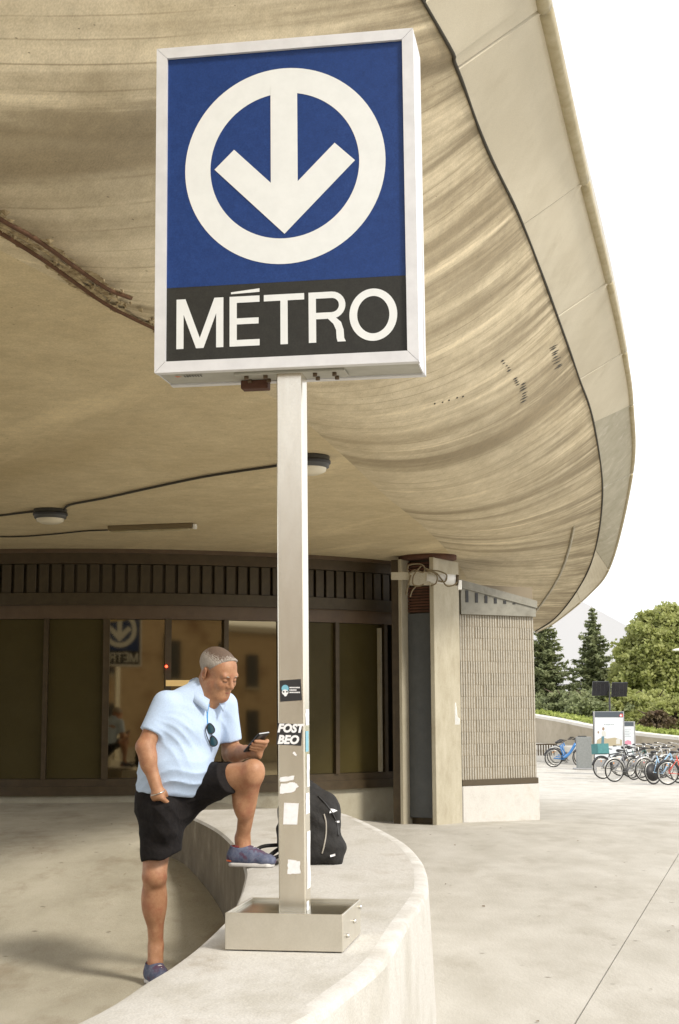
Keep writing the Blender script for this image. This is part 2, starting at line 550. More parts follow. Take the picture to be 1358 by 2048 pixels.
# ================================================================== canopy
def soffit_material(name, pale, mid, dark, stain, sc=(2.2, .16, 1), warm=0, wet=.5, edge=False, board=.8):
    m = bpy.data.materials.new(name)
    m.use_nodes = True
    nt = m.node_tree
    b = nt.nodes['Principled BSDF']
    b.inputs['Roughness'].default_value = .85
    uv = _n(nt, 'ShaderNodeTexCoord')
    # bend the streaks a little
    wv = _n(nt, 'ShaderNodeTexNoise'); wv.inputs['Scale'].default_value = .35; wv.inputs['Detail'].default_value = 3
    nt.links.new(uv.outputs['UV'], wv.inputs['Vector'])
    ad = _n(nt, 'ShaderNodeVectorMath', operation='MULTIPLY_ADD')
    nt.links.new(wv.outputs['Color'], ad.inputs[0]); ad.inputs[1].default_value = (.13, .2, 0)
    nt.links.new(uv.outputs['UV'], ad.inputs[2])
    def noise(stretch, scale, det, rough=.6):
        mp = _n(nt, 'ShaderNodeMapping'); mp.inputs['Scale'].default_value = stretch
        nt.links.new(ad.outputs['Vector'], mp.inputs['Vector'])
        no = _n(nt, 'ShaderNodeTexNoise'); no.inputs['Scale'].default_value = scale
        no.inputs['Detail'].default_value = det; no.inputs['Roughness'].default_value = rough
        nt.links.new(mp.outputs['Vector'], no.inputs['Vector'])
        return no.outputs['Fac']
    def rng(s, a, b_, c=0, d=1):
        r = _n(nt, 'ShaderNodeMapRange'); r.inputs['From Min'].default_value = a; r.inputs['From Max'].default_value = b_
        r.inputs['To Min'].default_value = c; r.inputs['To Max'].default_value = d
        nt.links.new(s, r.inputs['Value']); return r.outputs['Result']
    def mix(a, b_, f, mode='MIX'):
        x = _n(nt, 'ShaderNodeMix', data_type='RGBA', blend_type=mode)
        for k, s in ((6, a), (7, b_)):
            if isinstance(s, tuple): x.inputs[k].default_value = (*s, 1)
            else: nt.links.new(s, x.inputs[k])
        if isinstance(f, float): x.inputs['Factor'].default_value = f
        else: nt.links.new(f, x.inputs['Factor'])
        return x.outputs[2]
    mott = noise((1, 1, 1), 2.4, 10, .66)               # cloudy mottling of the cast concrete
    broad = noise((sc[0] * .45, sc[1] * .35, 1), 1.5, 4, .55)
    fine = noise((sc[0] * 1.5, sc[1] * .6, 1), 2.4, 3, .5)
    blot = noise((.8, .5, 1), .9, 9, .62)
    c = mix(pale, mid, rng(mott, .40, .62))
    c = mix(c, mid, rng(fine, .45, .62, 0, .40))
    c = mix(c, dark, rng(broad, .50, .66, 0, .9))
    c = mix(c, stain, rng(blot, .52, .74, 0, wet))
    # faint joints of the shuttering boards
    sx = _n(nt, 'ShaderNodeSeparateXYZ'); nt.links.new(ad.outputs['Vector'], sx.inputs[0])
    fr_ = _n(nt, 'ShaderNodeMath', operation='PINGPONG'); fr_.inputs[1].default_value = .105
    nt.links.new(sx.outputs['X'], fr_.inputs[0])
    bl_ = noise((.8, .25, 1), 3.0, 4)
    ml0 = _n(nt, 'ShaderNodeMath', operation='MULTIPLY')
    nt.links.new(rng(fr_.outputs[0], .0, .012, board, 0), ml0.inputs[0]); nt.links.new(rng(bl_, .38, .60), ml0.inputs[1])
    c = mix(c, dark, ml0.outputs[0])
    if edge:
        at_ = _n(nt, 'ShaderNodeAttribute'); at_.attribute_name = 'edge'
        en = noise((sc[0] * 1.1, sc[1] * 1.2, 1), 2.2, 7, .6)
        ml = _n(nt, 'ShaderNodeMath', operation='MULTIPLY')
        nt.links.new(rng(at_.outputs['Fac'], .40, .98), ml.inputs[0]); nt.links.new(rng(en, .42, .60, 0, .95), ml.inputs[1])
        c = mix(c, tuple(x * .85 for x in dark), ml.outputs[0])
    white = noise((sc[0] * .8, sc[1] * .7, 1), 1.9, 8, .62)
    c = mix(c, tuple(min(1, x * 1.22) for x in pale), rng(white, .57, .68, 0, .85))
    pits = _n(nt, 'ShaderNodeTexVoronoi'); pits.inputs['Scale'].default_value = 7.5
    nt.links.new(uv.outputs['UV'], pits.inputs['Vector'])
    c = mix(c, tuple(x * .5 for x in dark), rng(pits.outputs['Distance'], .03, .06, .8, 0))
    mid_ = _n(nt, 'ShaderNodeTexNoise'); mid_.inputs['Scale'].default_value = 11; mid_.inputs['Detail'].default_value = 9; mid_.inputs['Roughness'].default_value = .72
    nt.links.new(uv.outputs['Object'], mid_.inputs['Vector'])
    c = mix(c, rng(mid_.outputs['Fac'], .30, .70, .88, 1.11), 1.0, 'MULTIPLY')
    gr = _n(nt, 'ShaderNodeTexNoise'); gr.inputs['Scale'].default_value = 120; gr.inputs['Detail'].default_value = 2
    nt.links.new(uv.outputs['Object'], gr.inputs['Vector'])
    c = mix(c, rng(gr.outputs['Fac'], .3, .7, .88, 1.12), 1.0, 'MULTIPLY')
    nt.links.new(c, b.inputs['Base Color'])
    bp = _n(nt, 'ShaderNodeBump'); bp.inputs['Strength'].default_value = .12; bp.inputs['Distance'].default_value = .006
    nt.links.new(mott, bp.inputs['Height']); nt.links.new(bp.outputs['Normal'], b.inputs['Normal'])
    return m

M['soffit_curve'] = soffit_material('stained_curved_concrete', (.60, .51, .345), (.50, .42, .275), (.25, .195, .11), (.37, .295, .175), wet=.7, edge=True)
M['soffit_flat'] = soffit_material('flat_soffit_concrete', (.60, .50, .315), (.53, .435, .265), (.44, .345, .19), (.45, .36, .205), sc=(.5, .12, 1), wet=.6, board=.0)
M['edge_panel'] = mat('edge_panel_concrete', (.53, .475, .355), (.60, .545, .42), rough=.8, scale=1.5, detail=8, dirt=(.47, .415, .30), dscale=2.5, dlo=.55, dhi=.8, grain=.07)
M['edge_panel_grey'] = mat('edge_panel_weathered', (.37, .34, .25), (.46, .425, .325), rough=.85, scale=4, detail=8, dirt=(.54, .5, .41), dscale=6, dlo=.55, dhi=.7, grain=.1)
M['roof_top'] = mat('roof_concrete', (.4, .38, .33), (.48, .46, .4), rough=.9)
M['groove'] = mat('sealant', (.045, .038, .025), rough=.8)
M['flash'] = mat('edge_flashing', (.36, .30, .17), (.45, .39, .25), rough=.6, scale=10)

CZ = 3.22                                      # height of the flat soffit
# stations: (crease, groove, rim)
gro = [(848, 0, 6.3), (914, 134, 7.6), (974, 294, 8.6), (1046, 447, 9.7), (1115, 631, 11.3), (1159, 756, 13.3), (1187, 843, 15.0), (1205, 975, 18.0), (1193, 1087, 21.0), (1165, 1162, 23.2), (1115, 1231, 26.0), (1071, 1262, 28.2)]
rim = [(1040, -140, 6.9), (1087, 12, 8.1), (1127, 187, 9.2), (1167, 360, 10.4), (1217, 561, 12.0), (1247, 702, 14.0), (1262, 808, 15.8), (1263, 945, 18.7), (1222, 1125, 22.3), (1178, 1187, 24.6), (1109, 1244, 27.2), (1071, 1264, 29.2)]
# joints fall on these station indices: 1, 3, 4, 5, 6, 7
gz_ = [4.80, 4.80, 4.79, 4.76, 4.68, 4.57, 4.43, 4.13, 3.76, 3.38, 2.99, 2.81]
rz_ = [5.36, 5.36, 5.34, 5.30, 5.16, 4.98, 4.78, 4.43, 3.64, 3.34, 2.97, 2.85]
G = [atz(p[0], p[1], z) for p, z in zip(gro, gz_)]
R_ = [atz(p[0], p[1], z) for p, z in zip(rim, rz_)]
def crz(px, py, z=CZ):
    return atz(px, py, z)
C_ = [Vector((-2.05, 3.4, CZ)), Vector((-1.72, 4.6, CZ)), Vector((-1.30, 5.9, CZ)), crz(305, 650), crz(560, 805), crz(690, 915), crz(775, 995), crz(845, 1052),
      Vector((1.35, 17.4, CZ)), Vector((1.75, 19.6, CZ - .12)), Vector((2.1, 23.0, CZ - .35)), Vector((2.45, 27.0, CZ - .5))]
# the canopy runs on unseen towards the camera, cut short to admit light
pre_g = [Vector((-1.20, 1.9, 4.80))]
pre_r = [Vector((-.60, 2.2, 5.36))]
pre_c = [Vector((-2.75, 1.1, CZ))]
G, R_, C_ = pre_g + G, pre_r + R_, pre_c + C_
J0 = 1
SUB = 8
NS = (len(G) - 1) * SUB + 1
gs, rs_, cs = spline(G, NS), spline(R_, NS), spline(C_, NS)
us = [0]
for i in range(1, NS): us.append(us[-1] + (gs[i] - gs[i - 1]).length)
canopy = thing('concrete_canopy', 'huge curved concrete canopy with stained underside sweeping over the entrance', 'canopy', (0, 0, 0))

def uv_mesh(name, grid, uvs, m, smooth=True):
    nu, nv = len(grid), len(grid[0])
    v = [p for r in grid for p in r]
    f = [(i * nv + j, (i + 1) * nv + j, (i + 1) * nv + j + 1, i * nv + j + 1) for i in range(nu - 1) for j in range(nv - 1)]
    me = mesh_from(name, v, f, m, smooth=smooth)
    ul = me.uv_layers.new(name='UVMap')
    flat = [q for r in uvs for q in r]
    for poly in me.polygons:
        for li, vi in zip(poly.loop_indices, poly.vertices):
            ul.data[li].uv = flat[vi]
    return me

NV = 22
def prof(t, y):
    q = 1.30 + .55 * float(sstep(5.6, 9.5, y))
    return t ** q
grid, uvs = [], []
for i in range(NS):
    c, g = cs[i], gs[i]
    row, ru = [], []
    wlen = (g - c).length
    for j in range(NV + 1):
        t = j / NV
        p = c.lerp(g, t)
        e = prof(t, g.y)
        z = c.z + (g.z - c.z) * e
        row.append(Vector((p.x, p.y, z)))
        ru.append((us[i], t * wlen))
    grid.append(row); uvs.append(ru)
o = o_cs = link('curved_soffit', uv_mesh('curved_soffit', grid, uvs, M['soffit_curve']), canopy)
ea = o.data.attributes.new('edge', 'FLOAT', 'POINT')
ea.data.foreach_set('value', [j / NV for i in range(NS) for j in range(NV + 1)])

# flat soffit: from the crease leftwards to an unseen edge drawn in for light
grid, uvs = [], []
for i in range(NS):
    c = cs[i]
    row, ru = [], []
    for j in range(9):
        t = j / 8
        x = c.x + (-7.2 - c.x) * t ** 1.5
        z = c.z + (CZ - c.z) * min(1, t * 3)
        row.append(Vector((x, c.y, z)))
        ru.append((x * .9 + c.y * .5, c.y * .9 - x * .5))
    row.reverse(); ru.reverse()
    grid.append(row); uvs.append(ru)
link('flat_soffit', uv_mesh('flat_soffit', grid, uvs, M['soffit_flat']), canopy)

# roof slab above (keeps the light out)
grid = []
for i in range(NS):
    r, c = rs_[i], cs[i]
    top = r + Vector((0, 0, .32))
    inward = (c - r); inward.z = 0; inward.normalize()
    grid.append([r + Vector((0, 0, .0)), top, top + inward * .25 + Vector((0, 0, .05)), Vector((c.x - .5, c.y, max(r.z, 4.2) + .75)), Vector((-7.2, c.y, max(r.z, 4.2) + 1.0)), Vector((-7.2, c.y, CZ))])
uvz = [[(0, 0)] * 6 for _ in range(NS)]
link('roof_slab', uv_mesh('roof_slab', grid, uvz, M['roof_top'], smooth=False), canopy)
for idx, nm in ((0, 'end_wall'), (NS - 1, 'end_wall')):
    poly = [cs[idx], gs[idx], rs_[idx]] + grid[idx][1:]
    me = mesh_from(nm, poly, [tuple(range(len(poly)))], M['roof_top'])
    link(nm, me, canopy)

# sealed groove between the curved soffit and the edge panels
mb = MB()
gi = [gs[i] + (cs[i] - gs[i]).normalized() * .0 + Vector((0, 0, -.012)) for i in range(NS)]
mb.tube(gi, [.010 + .0025 * math.sin(i * .7) * math.sin(i * .23) for i in range(NS)], n=6)
mb.build('sealant_joint', M['groove'], canopy)

# edge panels, one object each, gaps at the joints
marks = [0, 1] + [J0 + k for k in (1, 3, 4, 5, 6, 7)] + [J0 + 8.15, J0 + 9.2, J0 + 10.2, J0 + 11]
for q in range(len(marks) - 1):
    i0, i1 = int(round(marks[q] * SUB)), int(round(marks[q + 1] * SUB))
    rows = []
    nseg = i1 - i0
    for i in range(i0, i1 + 1):
        t = 0
        g, r = gs[i], rs_[i]
        along = (gs[min(i + 1, NS - 1)] - gs[max(i - 1, 0)]).normalized()
        sh = along * (.015 if i == i0 else (-.015 if i == i1 else 0))
        w = (r - g)
        dn = Vector((0, 0, -.006 - .004 * (q % 3)))
        rows.append([g + w * .012 + sh + Vector((0, 0, .03)), g + w * .012 + sh + dn, g + w * .5 + sh + dn * 1.2, r - w * .03 + sh + dn, r - w * .03 + sh + Vector((0, 0, .03))])
    nv = 5
    vv = [p for r_ in rows for p in r_]
    ff = [(i * nv + j, (i + 1) * nv + j, (i + 1) * nv + j + 1, i * nv + j + 1) for i in range(len(rows) - 1) for j in range(nv - 1)]
    ff += [tuple(range(nv)), tuple((len(rows) - 1) * nv + j for j in range(nv - 1, -1, -1))]
    grey = q in (6, 7)
    o = link('edge_panel', mesh_from('edge_panel', vv, ff, M['edge_panel_grey'] if grey else M['edge_panel']), canopy)
# rolled metal edge along the rim, in lengths
for q in range(len(marks) - 1):
    i0, i1 = int(round(marks[q] * SUB)), int(round(marks[q + 1] * SUB))
    mb = MB()
    taper = [.052 * max(.30, min(1, 9.5 / max(4, rs_[i].y))) for i in range(i0, i1 + 1)]
    pts = [rs_[i] + Vector((0, 0, -.01)) for i in range(i0, i1 + 1)]
    pts[0] = pts[0].lerp(pts[1], .12); pts[-1] = pts[-1].lerp(pts[-2], .12)
    mb.tube(pts, taper, n=8)
    mb.build('edge_flashing', M['flash'], canopy)
# thin backing behind the panel joints
mb = MB()
gb = [[gs[i] + Vector((0, 0, .035)), rs_[i] + Vector((0, 0, .035))] for i in range(NS)]
link('joint_backing', uv_mesh('joint_backing', gb, [[(0, 0), (0, 0)]] * NS, M['groove'], smooth=True), canopy)

def soffit_point(fi, t, drop=0.0):
    """a point on the curved soffit at station fi (float) and 0..1 from crease to groove"""
    s = fi * SUB
    i = min(int(s), NS - 2); u = s - i
    c, g = cs[i].lerp(cs[i + 1], u), gs[i].lerp(gs[i + 1], u)
    p = c.lerp(g, t)
    return Vector((p.x, p.y, c.z + (g.z - c.z) * prof(t, g.y) - drop))
# metal strip following a patched part of the soffit near the far end
mb = MB()
strip = [soffit_point(J0 + 7.45 + k * .42, .80 - .02 * k, .012) for k in range(8)]
mb.tube(strip, .022, n=4)
mb.build('patch_strip', mat('zinc_strip', (.42, .38, .28), (.3, .26, .17), rough=.5, scale=12), canopy)

# chisel marks: short dark cuts in the skin of the concrete
from mathutils.bvhtree import BVHTree
cs_me = o_cs.data
BV = BVHTree.FromPolygons([v.co.copy() for v in cs_me.vertices], [tuple(p.vertices) for p in cs_me.polygons])
def soffit_hit(px, py):
    h = BV.ray_cast(Vector((0, 0, CAM_H)), ray(px, py).normalized())
    return (h[0], h[1]) if h[0] is not None else (None, None)
rk_ = random.Random(12)
cuts = []
for (x, y, n_, sx_, sy_, ln) in ((1113, 716, 9, 1.8, 5.2, 20), (1047, 788, 7, .6, 5.6, 17), (1035, 765, 4, 2.5, 4, 13), (1014, 733, 5, 4.5, 5.0, 9), (905, 798, 5, 18, -4, 6)):
    for k in range(n_):
        cx, cy = x + (k - n_ / 2) * sx_ * .8 + rk_.uniform(-2, 2), y + (k - n_ / 2) * sy_ + rk_.uniform(-1, 1)
        L_ = ln * rk_.uniform(.5, 1.0)
        cuts.append((cx - L_ * .5, cy + L_ * .26, cx + L_ * .5, cy - L_ * .26, rk_.uniform(.9, 1.8)))
mb = MB()
for (x0, y0, x1, y1, w2) in cuts:
    P4, ok = [], True
    for (x, y) in ((x0, y0), ((x0 + x1) / 2, (y0 + y1) / 2 + w2), (x1, y1), ((x0 + x1) / 2, (y0 + y1) / 2 - w2)):
        p, n_ = soffit_hit(x, y)
        if p is None: ok = False; break
        if n_.z > 0: n_ = -n_
        P4.append(p + n_ * .004)
    if ok: mb.prism(P4, n_ * -.003)
ch_ = mb.build('chisel_marks', M['groove'], canopy); ch_['kind'] = 'stuff'

# rusted reinforcing bars laid bare along the crease
M['rebar'] = mat('rusted_bar', (.075, .03, .012), (.12, .055, .02), rough=.9, scale=25)
M['spall'] = mat('spalled_concrete', (.16, .11, .05), (.46, .37, .22), rough=1, scale=22, detail=8, bump=.8, bscale=30)
def crease_pt(px, py, d=.0):
    p = atz(px, py, CZ - .012 - d)
    return p
b1 = [crease_pt(*p) for p in [(-60, 392), (0, 437), (75, 480), (150, 533), (215, 577), (262, 596)]]
b2 = [crease_pt(*p) for p in [(-60, 428), (0, 464), (100, 528), (200, 600), (262, 634), (320, 662), (350, 680)]]
for bpts in (b1, b2):
    mb = MB()
    mb.tube(spline(bpts, 24), .011, n=6)
    mb.build('reinforcing_bar', M['rebar'], canopy)
rs2 = random.Random(4)
def ragged(bpts, w, seed, n=260, dz=.004):
    r = random.Random(seed)
    c = spline(bpts, n)
    vs = []
    a = b_ = w
    for i, p in enumerate(c):
        t = (c[min(i + 1, n - 1)] - c[max(i - 1, 0)]).normalized()
        s_ = Vector((t.y, -t.x, 0))
        env = .35 + .65 * abs(math.sin(i * .055 + seed) * math.sin(i * .021 + 1.3 * seed))
        a = .7 * a + .3 * w * env * r.uniform(.2, 2.2); b_ = .7 * b_ + .3 * w * env * r.uniform(.2, 2.2)
        vs += [p + s_ * a + Vector((0, 0, dz)), p + Vector((0, 0, dz - .004)), p - s_ * b_ + Vector((0, 0, dz))]
    mb = MB()
    mb.add(vs, [(3 * i + j, 3 * i + 3 + j, 3 * i + 4 + j, 3 * i + 1 + j) for i in range(n - 1) for j in range(2)])
    o = mb.build('spalled_edge', M['spall'], canopy)
ragged(b1, .030, 1); ragged(b2, .034, 2, dz=.003)
ragged([b1[i].lerp(b2[i], .5) for i in range(5)], .018, 5, dz=.005)
mb = MB()
for k in range(70):
    t = k / 69
    base = spline(b1, 60)[int(t * 59)].lerp(spline(b2, 60)[int(t * 52)], rs2.random() * 1.3 - .15)
    c = base + Vector((rs2.uniform(-.03, .03), rs2.uniform(-.03, .03), .012))
    n = 5
    r = rs2.uniform(.006, .022)
    poly = [c + Vector((math.cos(a * 2 * math.pi / n) * r, math.sin(a * 2 * math.pi / n) * r * 1.5, 0)) * rs2.uniform(.6, 1.3) for a in range(n)]
    apex = c + Vector((rs2.uniform(-.005, .005), 0, -rs2.uniform(.012, .018)))
    mb.add(poly + [apex], [(a, (a + 1) % n, n) for a in range(n)])
so = mb.build('concrete_crumbs', M['spall'], canopy)
so['kind'] = 'stuff'

# ================================================================== station building with glazed front
FC = Vector((-3.52, 23.05, 0)); FR = 6.33
def fpt(a, z, r=0.0):
    """point on the round front; a = angle from the direction of the street"""
    return Vector((FC.x + (FR + r) * math.sin(a), FC.y - (FR + r) * math.cos(a), z))
def ang_of(px):
    # angle at which the front crosses the picture column (near the sill height)
    best = min((abs((lambda p: (679 + F_PX * p.x / (p.y * math.cos(PITCH))) - px)(fpt(a, 1.5))), a) for a in np.linspace(-1.2, .85, 4000))
    return best[1]
bld = thing('station_building', 'round metro station front with dark glazing and ribbed bronze fascia under the canopy', 'building', (FC.x, FC.y, 0))
A0, A1 = -1.05, ang_of(800)

def band(z0, z1, r0, r1, a0=A0, a1=A1, n=48):
    mb = MB()
    mb.sm = True
    vs, fs = [], []
    for i in range(n + 1):
        a = a0 + (a1 - a0) * i / n
        vs += [fpt(a, z0, r0), fpt(a, z0, r1), fpt(a, z1, r1), fpt(a, z1, r0)]
    for i in range(n):
        for j in range(4):
            fs.append((i * 4 + j, (i + 1) * 4 + j, (i + 1) * 4 + (j + 1) % 4, i * 4 + (j + 1) % 4))
    fs += [(0, 1, 2, 3), (n * 4 + 3, n * 4 + 2, n * 4 + 1, n * 4)]
    mb.sm = False
    mb.add(vs, fs)
    return mb
Z = dict(sill0=.355, sill1=.46, glass0=.545, glass1=2.40, head=2.56, rail=2.70, slat0=2.70, slat1=3.045, top=CZ)
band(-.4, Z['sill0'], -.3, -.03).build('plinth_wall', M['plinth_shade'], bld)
band(Z['sill0'], Z['sill1'], -.2, .03).build('sill', M['facade_dark'], bld)
band(Z['sill1'], Z['glass0'], -.2, .0).build('bottom_rail', M['facade_dark'], bld)
band(Z['glass1'], Z['head'], -.2, .0).build('head_rail', M['facade_brown'], bld)
band(Z['head'], Z['rail'], -.2, .07).build('fascia_rail', M['slat_metal'], bld)
band(Z['slat0'], Z['slat1'], -.2, -.03).build('fascia_backing', M['facade_dark'], bld)
band(Z['slat1'], Z['top'] - .05, -.2, .07).build('fascia_cap', M['facade_dark'], bld)
band(Z['top'] - .05, Z['top'] + .05, -.2, .09).build('roof_edge', M['facade_brown'], bld)
# ribs of the fascia, each its own
step = .147 / FR
a = A1 - .02
slat_me = None
while a > A0:
    if slat_me is None:
        slat_me = MB().box((0, 0, 0), (.112, .05, Z['slat1'] - Z['slat0'] - .006), bev=.004).mesh('fascia_rib', M['slat_metal'])
    o = bpy.data.objects.new('fascia_rib', slat_me)
    COL.objects.link(o); o.parent = bld
    o.location = fpt(a, (Z['slat0'] + Z['slat1']) / 2, .012) - bld.location
    o.rotation_euler = (0, 0, a)
    a -= step
# bays
edges = [A0] + [ang_of(x) for x in (-500, -390, -270, -150, -33, 88, 209, 333, 449, 562, 671, 768)]
M['glass_clear'] = bpy.data.materials.new('reflective_glass')
M['glass_clear'].use_nodes = True
nt = M['glass_clear'].node_tree
nt.nodes.clear()
go = _n(nt, 'ShaderNodeOutputMaterial')
gl = _n(nt, 'ShaderNodeBsdfGlossy'); gl.inputs['Roughness'].default_value = .03; gl.inputs['Color'].default_value = (.88, .71, .43, 1)
gt = _n(nt, 'ShaderNodeBsdfTransparent'); gt.inputs['Color'].default_value = (.22, .2, .13, 1)
gm = _n(nt, 'ShaderNodeMixShader'); gm.inputs['Fac'].default_value = .22
nt.links.new(gt.outputs[0], gm.inputs[1]); nt.links.new(gl.outputs[0], gm.inputs[2]); nt.links.new(gm.outputs[0], go.inputs['Surface'])
M['glass_olive'] = mat('olive_glazed_panel', (.060, .047, .016), (.068, .054, .020), rough=.35, scale=3, spec=.10, grain=.12)
for i in range(len(edges) - 1):
    a0, a1 = edges[i], edges[i + 1]
    am = (a0 + a1) / 2
    wide = .055 if i not in (6, 7) else .075
    # mullion at the right end of the bay
    e = fpt(a1, (Z['glass0'] + Z['glass1']) / 2, -.02)
    MB().box((0, 0, 0), (wide, .10, Z['glass1'] - Z['glass0'] + .0)).build('mullion', M['facade_dark'], bld, local=True)
    mo = COL.objects[-1] if False else bpy.data.objects[[o.name for o in bld.children if o.name.startswith('mullion')][-1]]
    mo.location = e - bld.location; mo.rotation_euler = (0, 0, a1)
    # pane
    p0, p1 = fpt(a0, 0, -.04), fpt(a1, 0, -.04)
    d = (p1 - p0); nrm = Vector((d.y, -d.x, 0)).normalized()
    p0, p1 = p0 + d * .035, p1 - d * .035
    zb, zt = Z['glass0'] + .004, Z['glass1'] - .004
    clear = i in (7, 8, 9)
    mb = MB()
    tl_ = nrm * (-.026 if clear else 0)
    mb.prism([Vector((p0.x, p0.y, zb)), Vector((p1.x, p1.y, zb)), Vector((p1.x, p1.y, zt)) + tl_, Vector((p0.x, p0.y, zt)) + tl_], -nrm * (-.012))
    mb.build('glass_pane' if clear else 'tinted_pane', M['glass_clear'] if clear else M['glass_olive'], bld)
# the pale vertical door edge in the last bay
pe = fpt(ang_of(758), 1.45, .0)
mb = MB().box((0, 0, 0), (.035, .05, 1.8)); o = mb.build('door_edge', M['column'], bld, local=True); o.location = pe - bld.location; o.rotation_euler = (0, 0, A1)
# dark hall behind the glass
M['hall'] = mat('dark_hall', (.05, .042, .024), (.07, .06, .035), rough=.9, scale=2)
band(-.2, 3.2, -2.6, -2.5).build('hall_wall', M['hall'], bld)
mb = MB()
n = 40
vs = [fpt(A0 + (A1 - A0) * k / n, .3, -.2) for k in range(n + 1)] + [fpt(A0 + (A1 - A0) * k / n, .3, -2.6) for k in range(n + 1)]
mb.add(vs, [(k, k + 1, n + 2 + k, n + 1 + k) for k in range(n)])
mb.build('hall_floor', M['hall'], bld)
for aa in (A0, A1):
    mb = MB(); p, q = fpt(aa, 0, .0), fpt(aa, 0, -2.6)
    mb.quad(Vector((p.x, p.y, -.4)), Vector((q.x, q.y, -.4)), Vector((q.x, q.y, 3.3)), Vector((p.x, p.y, 3.3)))
    mb.build('side_wall', M['facade_dark'], bld)
# added glowing bar for a reflected gleam, and the small red lamp on the mullion
s0 = fpt((ang_of(332)), 1.64, -.12); s1 = fpt(ang_of(420), 1.66, -.10)
glow_mat = mat('pale_glow', (.55, .38, .16), (.62, .44, .2), rough=.6, scale=10, emit=(.55, .36, .13), estr=.25)
mb = MB().box((0, 0, 0), ((s1 - s0).length, .05, .07)); o = mb.build('glow_bar', M['lens'], bld, local=True)
o.location = fpt(ang_of(372), 1.645, .015) - bld.location; o.rotation_euler = (0, 0, ang_of(372)); o.data.materials[0] = glow_mat
led = mat('red_lamp', (.5, .02, .01), emit=(1, .05, .02), estr=4)
mb = MB().lathe([(0, -.012), (.014, -.01), (.016, 0), (0, .001)], n=10, axis='Y'); o = mb.build('alarm_lamp', led, bld, local=True)
o.location = fpt(ang_of(329), 1.84, .05) - bld.location

# ================================================================== column with recessed panel
cb = atz(874, 1644, -.01)
cyaw = math.radians(-30)
Rc = Matrix.Rotation(cyaw, 3, 'Z')
col_ = thing('entrance_column', 'tall concrete column with a slate blue panel set between two fins', 'column', (cb.x, cb.y, 0))
def cl(x, y, z):
    return Vector((cb.x, cb.y, 0)) + Rc @ Vector((x, y, 0)) + Vector((0, 0, z))
def cbox(name, x0, x1, y0, y1, z0, z1, m, bev=.006):
    mb = MB().box(cl((x0 + x1) / 2, (y0 + y1) / 2, (z0 + z1) / 2), (x1 - x0, y1 - y0, z1 - z0), Rc, bev)
    return mb.build(name, m, col_)
cbox('end_post', -.60, -.495, .02, .46, -.2, 3.17, M['facade_dark'])
cbox('concrete_fin', -.492, -.445, .0, .46, -.2, 3.17, M['column'])
cbox('concrete_fin', -.06, .0, .0, .72, -.2, 3.17, M['column'])
cbox('core', -.445, -.06, .22, .46, -.2, 3.17, M['facade_dark'])
cbox('panel', -.443, -.078, .16, .215, .02, 2.50, M['slate'], .003)
cbox('panel_trim', -.076, -.061, .13, .215, .02, 3.16, M['rust'], .003)
for k in range(9):
    cbox('louvre_slat', -.443, -.078, .165, .21, 2.515 + k * .036, 2.515 + k * .036 + .026, M['rust'], .003)
for k in range(5):
    cbox('louvre_slat', -.443, -.078, .165, .21, 2.965 + k * .036, 2.965 + k * .036 + .026, M['rust'], .003)
mb = MB(); mb.lathe([(.0, 3.165), (.40, 3.165), (.405, 3.17), (.405, CZ + .02), (.0, CZ + .03)], n=36, c=(0, 0, 0))
mb.v = [cl(v.x * .92 - .23, v.y * .80 + .30, v.z) for v in mb.v]
mb.build('rust_collar', M['rust'], col_)

# lamp box and cables strapped to the column
def colp(px, py, o=0.0):
    return at(px, py, 16.02 - o)
lb = thing('strip_lamp', 'short white strip lamp strapped across the top of the column', 'lamp', tuple(colp(880, 1157)))
mb = MB(); mb.tube([colp(853, 1155), colp(912, 1160)], .058, n=12)
mb.build('lamp_body', M['white_light'], lb)
mb = MB().box(colp(840, 1157), (.24, .07, .15), None, .008); mb.build('control_box', M['column'], lb)
mb = MB().box(colp(805, 1152), (.26, .03, .085), None, .004); mb.build('fixing_band', M['column'], lb)
mb = MB().box(colp(919, 1170), (.045, .05, .11), None, .006); mb.build('end_bracket', M['white_light'], lb)
mb = MB().tube([colp(911, 1160), colp(917, 1160.5)], .063, n=12); mb.build('end_cap', M['facade_dark'], lb)
rc = random.Random(3)
cb_th = thing('cable_tangle', 'loose loops of thin cable hanging from the lamp on the column', 'cable', tuple(colp(840, 1150, .1)))
loops = [[(815, 1138), (818, 1130), (840, 1128), (849, 1136), (846, 1145), (830, 1140), (818, 1146), (815, 1138)],
         [(850, 1136), (862, 1142), (874, 1152), (872, 1166), (862, 1172)],
         [(852, 1140), (872, 1146), (884, 1160), (894, 1172), (908, 1170), (914, 1164)],
         [(842, 1132), (828, 1150), (826, 1168), (838, 1172), (848, 1168)],
         [(822, 1150), (816, 1172), (812, 1190)], [(832, 1172), (824, 1182), (820, 1194)],
         [(860, 1140), (880, 1143), (893, 1150), (890, 1163), (876, 1162)]]
for lp in loops:
    o_ = rc.uniform(.07, .12)
    mb = MB(); mb.tube(spline([colp(x, y, o_) for x, y in lp], 22), .0085, n=5)
    mb.build('cable', M['conduit'], cb_th)

